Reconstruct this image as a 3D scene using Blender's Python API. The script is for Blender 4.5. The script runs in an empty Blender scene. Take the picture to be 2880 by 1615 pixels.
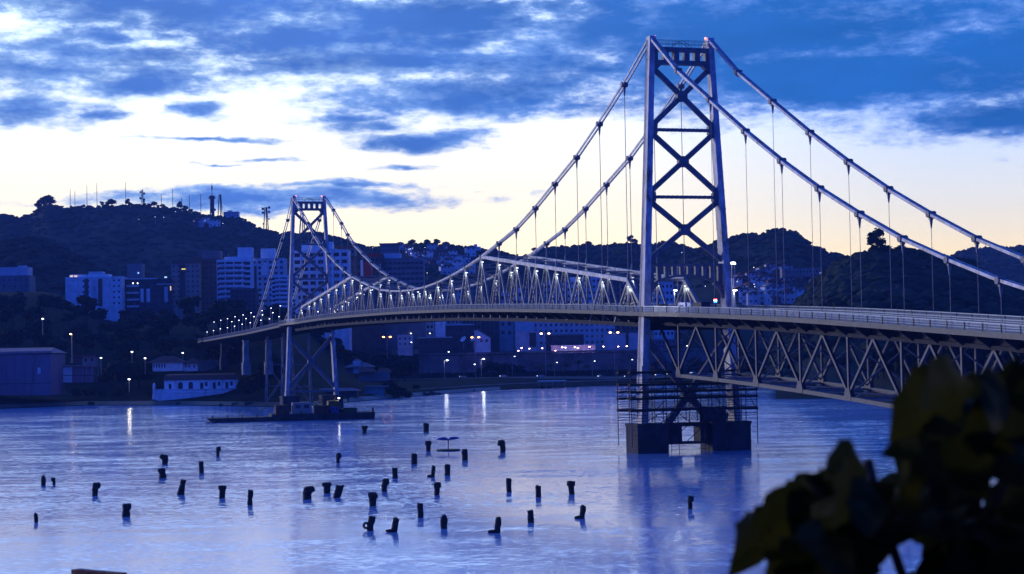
import bpy, bmesh, math, random
import numpy as np
from math import sin, cos, pi, radians, atan2, sqrt, asin
from mathutils import Vector, Matrix, noise as mnoise
random.seed(11)
C = bpy.context.scene
COL = C.collection

# ---------------------------------------------------------------- camera
F, HC, PIT, ROL = 5354.94, 17.873, 0.03593, 0.018576      # focal length in px of a 2880 px wide frame, eye height, pitch, roll
cam = bpy.data.cameras.new('camera'); camo = bpy.data.objects.new('camera', cam); COL.objects.link(camo)
camo.matrix_world = Matrix.Translation((0, 0, HC)) @ Matrix.Rotation(pi/2+PIT, 4, 'X') @ Matrix.Rotation(-ROL, 4, 'Z')
cam.sensor_width = 36; cam.lens = F/2880*36; cam.clip_start = .2; cam.clip_end = 12000
cam.dof.use_dof = True; cam.dof.focus_distance = 420; cam.dof.aperture_fstop = 4.2
C.camera = camo

def ray(px, py):
    x0, y0 = px-1440, py-807.5
    c, s = cos(ROL), sin(ROL)
    x = c*x0-s*y0; y = s*x0+c*y0
    d = (x/F, cos(PIT)+y/F*sin(PIT), sin(PIT)-y/F*cos(PIT))
    return d[0]/d[1], d[2]/d[1]
def P(px, py, Y):
    a, b = ray(px, py); return Vector((a*Y, Y, HC+b*Y))
def G(px, py, z=0.):
    a, b = ray(px, py); Y = (z-HC)/b; return Vector((a*Y, Y, z))

# ---------------------------------------------------------------- sky, sun, exposure
W = bpy.data.worlds.new('World'); C.world = W; W.use_nodes = True
wt = W.node_tree; wt.nodes.clear()
def N(t, typ, **kw):
    n = t.nodes.new(typ)
    for k, v in kw.items():
        setattr(n, k, v)
    return n
class MT:                                       # small helper that wires math nodes
    def __init__(s, t): s.t = t
    def put(s, sock, v):
        if isinstance(v, (int, float)): sock.default_value = v
        elif isinstance(v, tuple): sock.default_value = v
        else: s.t.links.new(v, sock)
    def m(s, op, a, b=0., c=0.):
        n = s.t.nodes.new('ShaderNodeMath'); n.operation = op
        for i, v in enumerate((a, b, c)): s.put(n.inputs[i], v)
        return n.outputs[0]
    def mr(s, v, a, b, c=0., d=1., smooth=True):
        n = s.t.nodes.new('ShaderNodeMapRange'); n.interpolation_type = 'SMOOTHSTEP' if smooth else 'LINEAR'
        for i, x in enumerate((v, a, b, c, d)): s.put(n.inputs[i], x)
        return n.outputs[0]
    def mix(s, f, a, b):
        n = s.t.nodes.new('ShaderNodeMix'); n.data_type = 'RGBA'; n.clamp_factor = True
        s.put(n.inputs[0], f)
        s.put(n.inputs[6], a if not isinstance(a, tuple) else (*a, 1)); s.put(n.inputs[7], b if not isinstance(b, tuple) else (*b, 1))
        return n.outputs[2]
    def vec(s, x, y, z=0.):
        n = s.t.nodes.new('ShaderNodeCombineXYZ')
        for i, v in enumerate((x, y, z)): s.put(n.inputs[i], v)
        return n.outputs[0]
    def noise(s, v, scale, detail=4., rough=.55, lac=2.):
        n = s.t.nodes.new('ShaderNodeTexNoise'); s.t.links.new(v, n.inputs['Vector'])
        n.inputs['Scale'].default_value = scale; n.inputs['Detail'].default_value = detail
        n.inputs['Roughness'].default_value = rough; n.inputs['Lacunarity'].default_value = lac
        return n.outputs[0]
    def ramp(s, f, stops):
        n = s.t.nodes.new('ShaderNodeValToRGB'); s.t.links.new(f, n.inputs[0])
        e = n.color_ramp.elements
        while len(e) < len(stops): e.new(.5)
        for i, (p, c) in enumerate(stops): e[i].position = p; e[i].color = (*c, 1)
        return n.outputs[0]
w = MT(wt)
tc = N(wt, 'ShaderNodeTexCoord'); sep = N(wt, 'ShaderNodeSeparateXYZ'); wt.links.new(tc.outputs['Generated'], sep.inputs[0])
az = w.m('MULTIPLY', w.m('ARCTAN2', sep.outputs[0], sep.outputs[1]), 180/pi)
el = w.m('MULTIPLY', w.m('ARCSINE', sep.outputs[2]), 180/pi)
elc = w.m('MAXIMUM', el, 0.)
ef = w.m('POWER', w.m('DIVIDE', elc, 90.), .5)            # square-root elevation keeps the low sky fine
def st(*l): return [(sqrt(max(e, 0)/90), c) for e, c in l]
core = w.ramp(ef, st((0, (1.7, 1.28, .68)), (3, (1.6, 1.36, .88)), (5.5, (1.4, 1.32, 1.1)), (8, (1.3, 1.42, 1.5)), (12, (1.4, 1.8, 2.3)), (22, (.5, .95, 1.8)), (35, (.035, .15, .85)), (90, (.016, .075, .55))))
midc = w.ramp(ef, st((0, (1.45, .98, .42)), (2.5, (1.35, 1.06, .58)), (4.5, (1.02, 1.02, .98)), (7, (.66, .88, 1.25)), (11, (.42, .7, 1.4)), (20, (.1, .3, 1.05)), (40, (.025, .12, .7)), (90, (.016, .075, .55))))
away = w.ramp(ef, st((0, (.016, .065, .80)), (15, (.014, .062, .82)), (45, (.014, .07, .70)), (90, (.016, .075, .58))))
AZ0 = -17.
dz0 = w.m('ABSOLUTE', w.m('SUBTRACT', az, AZ0)); dz1 = w.m('MINIMUM', dz0, w.m('SUBTRACT', 360., dz0))
base = w.mix(w.mr(dz1, 16, 31), core, midc)
base = w.mix(w.mr(dz1, 42, 100), base, away)
# clouds: banks placed by bearing and elevation, with ragged noise edges
pv = w.vec(w.m('MULTIPLY', az, .16), w.m('MULTIPLY', el, .52), 0.)
n1 = w.noise(pv, 1.0, 5., .55); n2 = w.noise(w.vec(w.m('ADD', w.m('MULTIPLY', az, .16), 31.), w.m('MULTIPLY', el, .5), 2.), 1.0, 5., .58)
n3 = w.noise(w.vec(w.m('MULTIPLY', az, .52), w.m('MULTIPLY', el, 1.45), 7.), 1.0, 8., .66)
n4 = w.noise(w.vec(w.m('MULTIPLY', az, 1.5), w.m('MULTIPLY', el, 3.6), 3.), 1.0, 6., .62)
azw = w.m('ADD', az, w.m('MULTIPLY', w.m('SUBTRACT', n1, .5), 5.0))
elw = w.m('ADD', el, w.m('MULTIPLY', w.m('SUBTRACT', n2, .5), 1.5))
def ae(px, py):
    a, b = ray(px, py); return atan2(a, 1)*180/pi, atan2(b, sqrt(1+a*a))*180/pi
BANKS = [  # px, py of the middle, half width and half height in px, weight
    (420, 10, 700, 66, 1.2), (1180, 40, 460, 66, 1.2), (960, 112, 600, 58, 1.35), (330, 95, 240, 26, .9),
    (140, 200, 340, 48, .95), (400, 232, 190, 46, 1.1), (60, 315, 200, 44, 1.0), (270, 322, 90, 15, .9), (590, 308, 80, 16, .9),
    (1130, 180, 560, 56, 1.25), (1340, 275, 380, 62, 1.05), (300, 150, 420, 46, .8), (1000, 318, 130, 18, .7), (1180, 398, 190, 26, 1.1), (1060, 348, 160, 20, .75),
    (760, 448, 60, 8, .9), (600, 382, 180, 7, .8), (1120, 474, 75, 8, .8), (760, 566, 470, 26, 1.15), (980, 531, 190, 10, .95), (640, 462, 60, 5, .8),
    (2150, 70, 900, 150, 1.25), (2280, 200, 660, 104, 1.5), (2800, 325, 260, 60, 1.2), (1980, 205, 320, 60, 1.2), (2420, 238, 600, 66, 1.4), (2780, 345, 240, 40, 1.1), (1640, 190, 300, 52, 1.0), (1750, 60, 420, 90, 1.1), (2880, 130, 420, 150, 1.2),
    (-400, 180, 420, 120, .9), (3500, 200, 480, 160, 1.1), (1500, 240, 200, 30, .8)]
dens = None
for px, py, a, b, wg in BANKS:
    ca, ce = ae(px, py); ra, re = a/F*180/pi, b/F*180/pi
    dx = w.m('DIVIDE', w.m('SUBTRACT', azw, ca), ra); dy = w.m('DIVIDE', w.m('SUBTRACT', elw, ce), re)
    r = w.m('SQRT', w.m('ADD', w.m('MULTIPLY', dx, dx), w.m('MULTIPLY', dy, dy)))
    v = w.m('MULTIPLY', w.m('SUBTRACT', 1.36, r), wg)
    dens = v if dens is None else w.m('SMOOTH_MAX', dens, v, .22)
hi = w.mr(el, 9.5, 15.)                                    # the broken cloud deck goes on overhead
zz = w.m('MAXIMUM', sep.outputs[2], .06)
deckn = w.noise(w.vec(w.m('DIVIDE', sep.outputs[0], zz), w.m('DIVIDE', sep.outputs[1], zz)), .8, 6., .6)
hid = w.m('SUBTRACT', w.m('MULTIPLY', w.m('SUBTRACT', deckn, .52), 6.), w.m('MULTIPLY', w.m('SUBTRACT', 1., hi), 6.))
dens = w.m('MAXIMUM', dens, hid)
rag = w.m('ADD', w.m('ADD', w.m('MULTIPLY', w.m('SUBTRACT', n3, .5), 3.0), w.m('MULTIPLY', w.m('SUBTRACT', n4, .5), 1.0)), dens)
mask = w.mr(rag, -.3, .8)
thick = w.mr(w.m('ADD', rag, w.m('MULTIPLY', w.m('SUBTRACT', n2, .5), 1.2)), .1, 1.4)
azr = w.mr(az, -9., 9.)
ccol = w.mix(azr, w.mix(thick, (.36, .60, 1.05), (.075, .22, .72)), w.mix(thick, (.18, .38, .98), (.016, .155, .58)))
ccol = w.mix(w.mr(dz1, 45, 110), ccol, (.013, .064, .76))
ccol = w.mix(w.mr(el, 11, 20), ccol, (.03, .16, .78))
shade = w.m('MULTIPLY', w.m('ADD', .62, w.m('MULTIPLY', n1, .76)), 1.)
ccs = N(wt, 'ShaderNodeVectorMath', operation='SCALE'); wt.links.new(ccol, ccs.inputs[0]); wt.links.new(shade, ccs.inputs['Scale'])
skyc = w.mix(w.m('MULTIPLY', mask, .99), base, ccs.outputs[0])
low = w.mr(el, -3., -.2)
skyc = w.mix(low, (.01, .02, .07), skyc)
bg = N(wt, 'ShaderNodeBackground'); wt.links.new(skyc, bg.inputs[0]); bg.inputs[1].default_value = 1.0
wo = N(wt, 'ShaderNodeOutputWorld'); wt.links.new(bg.outputs[0], wo.inputs[0])

sl = bpy.data.lights.new('sun', 'SUN'); so = bpy.data.objects.new('sun', sl); COL.objects.link(so)
sl.energy = 1.5; sl.angle = radians(9); sl.color = (.95, .90, 1.)
SAZ, SEL = radians(-62), radians(7)                      # the last light comes from beyond the hills on the left
sd = Vector((sin(SAZ)*cos(SEL), cos(SAZ)*cos(SEL), sin(SEL)))
so.rotation_euler = sd.to_track_quat('Z', 'Y').to_euler()
C.view_settings.view_transform = 'Standard'; C.view_settings.look = 'None'; C.view_settings.exposure = 0; C.view_settings.gamma = 1
C.render.engine = 'CYCLES'; C.cycles.use_denoising = True; C.cycles.max_bounces = 6; C.cycles.volume_bounces = 0
C.cycles.sample_clamp_indirect = 6; C.cycles.transparent_max_bounces = 8

# ---------------------------------------------------------------- materials
def mat(name, col, rough=.7, metal=0., var=.25, scale=.6, bump=0., spec=.3, stretch=(1, 1, 1)):
    m = bpy.data.materials.new(name); m.use_nodes = True; t = m.node_tree; b = t.nodes['Principled BSDF']; h = MT(t)
    b.inputs['Roughness'].default_value = rough; b.inputs['Metallic'].default_value = metal; b.inputs['Specular IOR Level'].default_value = spec
    tcn = N(t, 'ShaderNodeTexCoord'); mp = N(t, 'ShaderNodeMapping'); t.links.new(tcn.outputs['Object'], mp.inputs[0]); mp.inputs['Scale'].default_value = stretch
    nz = h.noise(mp.outputs[0], scale, 5., .6)
    lo = tuple(max(0, c*(1-var)) for c in col); hi_ = tuple(min(1, c*(1+var)) for c in col)
    t.links.new(h.mix(h.mr(nz, .3, .7), lo, hi_), b.inputs['Base Color'])
    if bump:
        bn = N(t, 'ShaderNodeBump'); bn.inputs['Strength'].default_value = bump; bn.inputs['Distance'].default_value = .3
        t.links.new(h.noise(mp.outputs[0], scale*3, 5., .6), bn.inputs['Height']); t.links.new(bn.outputs[0], b.inputs['Normal'])
    return m
def emat(name, col, s):
    m = bpy.data.materials.new(name); m.use_nodes = True; b = m.node_tree.nodes['Principled BSDF']
    b.inputs['Base Color'].default_value = (*[c*.8 for c in col], 1); b.inputs['Emission Color'].default_value = (*col, 1); b.inputs['Emission Strength'].default_value = s
    return m
M = dict(
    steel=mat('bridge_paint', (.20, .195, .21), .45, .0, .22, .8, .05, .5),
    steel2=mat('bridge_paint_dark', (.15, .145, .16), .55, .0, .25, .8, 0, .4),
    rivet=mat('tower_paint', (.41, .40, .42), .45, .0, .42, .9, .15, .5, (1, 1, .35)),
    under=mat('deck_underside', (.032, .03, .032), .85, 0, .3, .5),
    asphalt=mat('asphalt', (.05, .05, .052), .9, 0, .2, .6),
    concrete=mat('concrete', (.30, .29, .28), .85, 0, .3, .35, .2),
    pierc=mat('dark_wet_concrete', (.045, .043, .046), .85, 0, .35, .35, .2),
    edgem=mat('deck_edge_paint', (.036, .04, .052), .5, 0, .3, .7), dully=mat('dull_yellow_paint', (.20, .12, .02), .6, 0, .3, 1.),
    rail=mat('rail_metal', (.12, .175, .27), .35, .3, .15, 2., 0, .5),
    scaf=mat('scaffold_tube', (.045, .042, .045), .6, .4, .3, 3.),
    plank=mat('scaffold_board', (.035, .028, .026), .9, 0, .3, 2.),
    net=mat('dark_netting', (.035, .035, .045), .9, 0, .3, 1.),
    wood=mat('old_timber', (.05, .042, .036), .95, 0, .5, 4., .6, .1),
    white=mat('white_render', (.86, .86, .84), .8, 0, .12, .25, .05, .2),
    pale=mat('pale_render', (.6, .6, .62), .85, 0, .15, .2, .05, .2),
    beige=mat('beige_render', (.34, .29, .25), .85, 0, .15, .2, .05, .2),
    brown=mat('brown_render', (.16, .10, .085), .85, 0, .2, .2, .05, .2),
    dark=mat('dark_cladding', (.07, .065, .075), .7, 0, .25, .2, .0, .3),
    grey=mat('grey_render', (.20, .195, .21), .85, 0, .2, .2, .05, .2),
    mauve=mat('mauve_panel', (.25, .15, .20), .75, 0, .12, .15, .05, .2, (1, 1, .3)),
    teal=mat('teal_panel', (.18, .34, .36), .6, 0, .15, .3),
    skyb=mat('light_blue_panel', (.55, .66, .72), .6, 0, .12, .3),
    glass=mat('window_glass', (.02, .02, .025), .12, 0, .3, .3, 0, .6),
    redwin=mat('red_brown_pane', (.09, .03, .03), .4, 0, .3, .3, 0, .3),
    tile=mat('clay_tile', (.22, .085, .06), .85, 0, .3, 1.2, .4, .2, (1, 1, 3)),
    pinkroof=mat('faded_pink_roof', (.33, .19, .20), .85, 0, .25, .6, .3, .2),
    red=mat('red_banner', (.34, .02, .02), .6, 0, .1, .2),
    yellow=mat('yellow_paint', (.65, .42, .02), .5, 0, .15, 1.),
    rust=mat('rusty_steel', (.12, .055, .03), .85, .1, .5, .6, .2),
    hull=mat('barge_hull', (.05, .035, .035), .7, .1, .4, .5, .1),
    blackm=mat('black_metal', (.02, .02, .022), .5, .2, .2, 1.),
    pole=mat('galvanised_pole', (.34, .35, .37), .45, .3, .15, 1.),
    carw=mat('white_car_paint', (.6, .6, .62), .25, .1, .05, 1., 0, .6), cars=mat('silver_car_paint', (.35, .36, .38), .25, .5, .05, 1., 0, .6),
    card=mat('dark_car_paint', (.03, .03, .04), .25, .2, .05, 1., 0, .6), tyre=mat('tyre_rubber', (.015, .015, .016), .9),
    bluebin=mat('blue_paint', (.03, .07, .30), .45, 0, .2, 1.), skin=mat('skin', (.3, .18, .13), .6), cloth=mat('dark_work_clothes', (.03, .03, .05), .9),
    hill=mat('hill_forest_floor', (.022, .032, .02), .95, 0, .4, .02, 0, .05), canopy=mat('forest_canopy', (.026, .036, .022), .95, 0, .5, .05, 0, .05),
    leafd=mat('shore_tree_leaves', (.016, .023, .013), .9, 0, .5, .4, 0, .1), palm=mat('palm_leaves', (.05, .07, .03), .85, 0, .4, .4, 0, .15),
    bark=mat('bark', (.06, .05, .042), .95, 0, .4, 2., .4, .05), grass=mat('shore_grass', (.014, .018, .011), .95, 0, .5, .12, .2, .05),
    sand=mat('sand', (.30, .25, .21), .95, 0, .25, .15, .1, .05), mud=mat('wet_shore_mud', (.07, .055, .05), .6, 0, .4, .2, .2, .3), rock=mat('shore_rock', (.06, .055, .05), .9, 0, .5, .6, .8, .1),
    road=mat('road_asphalt', (.055, .055, .058), .9, 0, .2, .3), sea_wall=mat('sea_wall_concrete', (.16, .16, .17), .9, 0, .35, .12, .2, .1),
    paint=mat('road_marking', (.6, .6, .58), .8),
    fluke=mat('blue_painted_metal', (.05, .055, .30), .4, .0, .2, 1.5, 0, .5),
    lamp=emat('white_lamp_glow', (.95, .97, 1.), 4.5), warm=emat('warm_lamp_glow', (1., .62, .28), 12), orange=emat('sodium_lamp_glow', (1., .36, .08), 12), pink=emat('pink_lamp_glow', (1., .66, .66), 14),
    beacon=emat('red_beacon_glow', (1., .16, .10), 6), led=emat('bridge_led_glow', (.93, 1., .97), 2.5), steel3=mat('truss_paint_shaded', (.036, .040, .058), .55, 0, .3, .8, .05, .4), warmwin=emat('lit_window_warm', (1., .78, .55), .9), coolwin=emat('lit_window_cool', (.35, .65, 1.), 1.4),  # deck truss paint is darkened, so shade on the near trusses is in its colour
    sign=emat('blue_sign_glow', (.03, .09, 1.), 1.2), signtxt=emat('sign_letter_glow', (.45, .6, 1.), 2.2), yelwin=emat('lit_window_yellow', (1., .8, .1), 1.3), redl=emat('red_lens_glow', (1., .03, .02), 3),
    bluel=emat('blue_lens_glow', (.1, .4, 1.), 2),
)
def weather(m, col, amt, scale, stretch):                  # rust and bare patches in the paint
    t = m.node_tree; b = t.nodes['Principled BSDF']; h = MT(t); src = b.inputs['Base Color'].links[0].from_socket
    tcn = N(t, 'ShaderNodeTexCoord'); mp = N(t, 'ShaderNodeMapping'); t.links.new(tcn.outputs['Object'], mp.inputs[0]); mp.inputs['Scale'].default_value = stretch
    f = h.m('MULTIPLY', h.mr(h.noise(mp.outputs[0], scale, 6., .65), .56, .68), amt); t.links.new(h.mix(f, src, col), b.inputs['Base Color'])
weather(M['rivet'], (.10, .06, .045), .75, .55, (1, 1, .45)); weather(M['steel'], (.10, .06, .045), .6, .6, (1, 1, .6))
weather(M['white'], (.35, .33, .30), .5, .3, (1, 1, .25)); weather(M['pale'], (.28, .27, .26), .5, .25, (1, 1, .25)); weather(M['mauve'], (.10, .07, .08), .5, .2, (1, 1, .2))
weather(M['pierc'], (.02, .024, .018), .8, .5, (1, 1, 1.5)); weather(M['sea_wall'], (.05, .055, .05), .6, .2, (1, 1, .3))
# ---------------------------------------------------------------- mesh helpers
ORG = {}
class MB:
    """collects vertices and faces in world (or local) coordinates; build() links them as ONE mesh object"""
    def __init__(s): s.v = []; s.f = []
    def add(s, vs, fs):
        o = len(s.v); s.v += [tuple(v) for v in vs]; s.f += [tuple(i+o for i in f) for f in fs]
        return s
    def hexa(s, a):                                        # 8 corners: bottom ring, top ring
        return s.add(a, [(3, 2, 1, 0), (4, 5, 6, 7), (0, 1, 5, 4), (1, 2, 6, 5), (2, 3, 7, 6), (3, 0, 4, 7)])
    def box(s, x0, x1, y0, y1, z0, z1):
        return s.hexa([(x0, y0, z0), (x1, y0, z0), (x1, y1, z0), (x0, y1, z0), (x0, y0, z1), (x1, y0, z1), (x1, y1, z1), (x0, y1, z1)])
    def beam(s, p, q, a, b, side=None, a2=None, b2=None):
        """bar from p to q, a wide along side, b thick across it"""
        p, q = Vector(p), Vector(q); d = (q-p).normalized()
        sd_ = Vector(side) if side is not None else (Vector((0, 0, 1)).cross(d) if abs(d.z) < .99 else Vector((1, 0, 0)))
        sd_ = (sd_-d*sd_.dot(d)).normalized(); up = d.cross(sd_)
        a2 = a if a2 is None else a2; b2 = b if b2 is None else b2
        k = []
        for c, A, B_ in ((p, a, b), (q, a2, b2)):
            k += [c-sd_*A/2-up*B_/2, c+sd_*A/2-up*B_/2, c+sd_*A/2+up*B_/2, c-sd_*A/2+up*B_/2]
        return s.hexa(k)
    def tube(s, p, q, r, n=6, r2=None, cap=True):
        p, q = Vector(p), Vector(q); d = (q-p).normalized(); r2 = r if r2 is None else r2
        a = d.orthogonal().normalized(); b = d.cross(a)
        vs = [c+(a*cos(2*pi*i/n)+b*sin(2*pi*i/n))*R for c, R in ((p, r), (q, r2)) for i in range(n)]
        fs = [(i, (i+1) % n, n+(i+1) % n, n+i) for i in range(n)]
        if cap: fs += [tuple(range(n-1, -1, -1)), tuple(range(n, 2*n))]
        return s.add(vs, fs)
    def lathe(s, c, prof, n=10):
        c = Vector(c); vs = []; fs = []
        for r, z in prof: vs += [c+Vector((r*cos(2*pi*i/n), r*sin(2*pi*i/n), z)) for i in range(n)]
        for k in range(len(prof)-1): fs += [(k*n+i, k*n+(i+1) % n, (k+1)*n+(i+1) % n, (k+1)*n+i) for i in range(n)]
        fs += [tuple(range(n-1, -1, -1)), tuple((len(prof)-1)*n+i for i in range(n))]
        return s.add(vs, fs)
    def blob(s, c, rx, ry, rz, jit=.18, rnd=random, sub=1):
        V, Fc = ICO[sub]
        ph = rnd.random()*6.28; ca, sa = cos(ph), sin(ph)
        vs = []
        for x, y, z in V:
            k = 1+rnd.uniform(-jit, jit); X, Y = ca*x-sa*y, sa*x+ca*y
            vs.append((c[0]+X*rx*k, c[1]+Y*ry*k, c[2]+z*rz*k))
        return s.add(vs, Fc)
    def prism(s, poly, axis, off):                          # polygon in 3-D swept along axis*off
        poly = [Vector(p) for p in poly]; n = len(poly); A = Vector(axis)*off
        vs = poly+[p+A for p in poly]
        fs = [tuple(range(n)), tuple(range(2*n-1, n-1, -1))]+[((i+1) % n, i, n+i, n+(i+1) % n) for i in range(n)]
        return s.add(vs, fs)
    def build(s, name, m, parent=None, smooth=False, org=None):
        me = bpy.data.meshes.new(name)
        o0 = Vector(org) if org is not None else (ORG.get(parent.name, Vector((0, 0, 0))) if parent else Vector((0, 0, 0)))
        me.from_pydata([(v[0]-o0.x, v[1]-o0.y, v[2]-o0.z) for v in s.v], [], s.f); me.materials.append(m); me.validate(); me.update()
        if smooth: me.polygons.foreach_set('use_smooth', [True]*len(me.polygons))
        bm = bmesh.new(); bm.from_mesh(me); bmesh.ops.recalc_face_normals(bm, faces=bm.faces); bm.to_mesh(me); bm.free()
        o = bpy.data.objects.new(name, me); COL.objects.link(o)
        if parent: o.parent = parent; ORG[o.name] = o0
        elif org is not None: o.location = o0
        return o
def _ico(sub):
    b = bmesh.new(); bmesh.ops.create_icosphere(b, subdivisions=sub, radius=1)
    r = ([tuple(v.co) for v in b.verts], [tuple(v.index for v in f.verts) for f in b.faces]); b.free(); return r
ICO = {1: _ico(1), 2: _ico(2), 3: _ico(3)}
def thing(name, label, cat, loc=(0, 0, 0), group=None):
    o = bpy.data.objects.new(name, None); COL.objects.link(o); o.location = loc; o.empty_display_size = .1
    ORG[o.name] = Vector(loc); return tag(o, label, cat, group)
def tag(o, label, cat, group=None):
    o['label'] = label; o['category'] = cat
    if group: o['group'] = group
    return o
def structure(o): o['kind'] = 'structure'; return o
def stuff(o, label=None): o['kind'] = 'stuff'; return o
def lnk(o, name, parent, loc, rot=None):                    # another object on the same mesh
    c = bpy.data.objects.new(name, o.data); COL.objects.link(c); c.parent = parent; c.location = loc
    if rot is not None: c.rotation_euler = rot
    return c
def dup(root, loc, rotz=None, label=None, scale=None):      # a copy of a thing with its parts and sub-parts
    c = root.copy(); COL.objects.link(c); c.location = loc; ORG[c.name] = Vector(loc)
    if rotz is not None: c.rotation_euler = (0, 0, rotz)
    if scale: c.scale = scale if isinstance(scale, tuple) else (scale,)*3
    if label: c['label'] = label
    for ch in list(root.children):
        d = ch.copy(); COL.objects.link(d); d.parent = c
        for g in list(ch.children):
            e = g.copy(); COL.objects.link(e); e.parent = d
    return c
def plight(name, loc, power, col, r=.15, parent=None):
    l = bpy.data.lights.new(name, 'POINT'); l.energy = power; l.color = col; l.shadow_soft_size = r
    o = bpy.data.objects.new(name, l); COL.objects.link(o); o.location = loc
    if parent: o.parent = parent; o.location = Vector(loc)-ORG.get(parent.name, Vector((0, 0, 0)))
    return o
# bridge frame: u along the bridge from the near tower to the far one, v across it, z up
BA, BTX, BTY, SPAN = 0.306946, 31.466, 344.757, 339.5
EU = Vector((-sin(BA), cos(BA), 0)); EV = Vector((cos(BA), sin(BA), 0)); EZ = Vector((0, 0, 1))
def B(u, v, z): return Vector((BTX, BTY, 0))+EU*u+EV*v+EZ*z
def BPIX(px, py, v):                                        # the point of a pixel on a plane along the bridge -> (u, z)
    a, b = ray(px, py); n = EV; o = Vector((0, 0, HC)); d = Vector((a, 1, b))
    t = ((Vector((BTX, BTY, 0))-o).dot(n)+v)/d.dot(n); p = o+d*t
    return (p-Vector((BTX, BTY, 0))).dot(EU), p.z
# ================================================================ THE BRIDGE
_ru = [-170, -122, -99, -79.6, -57, -37, -14.8, 2.8, 40.8, 78.5, 124, 180, 232, 283, 334, 418, 549, 640]
_rz = [17.3, 20.33, 21.64, 22.76, 24.0, 24.9, 25.8, 26.4, 27.91, 29.16, 30.42, 31.4, 31.88, 32.1, 31.64, 29.87, 28.11, 27.]
_uu = np.arange(-170, 641, 1.); _zz = np.interp(_uu, _ru, _rz)
_k = np.exp(-(np.arange(-30, 31)/13.)**2); _k /= _k.sum(); _zs = np.convolve(np.pad(_zz, 30, 'reflect', reflect_type='odd'), _k, 'valid')
def R(u): return float(np.interp(u, _uu, _zs))             # height of the handrail along the bridge
UF = 338.5; CV = 5.72
bridge = thing('suspension_bridge', 'long steel suspension bridge with eyebar chains crossing the water on two tall towers', 'bridge', B(0, 0, 0))
BO = ORG[bridge.name]
def part(mb, name, m, parent=None): return mb.build(name, M[m], parent or bridge)

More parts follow.
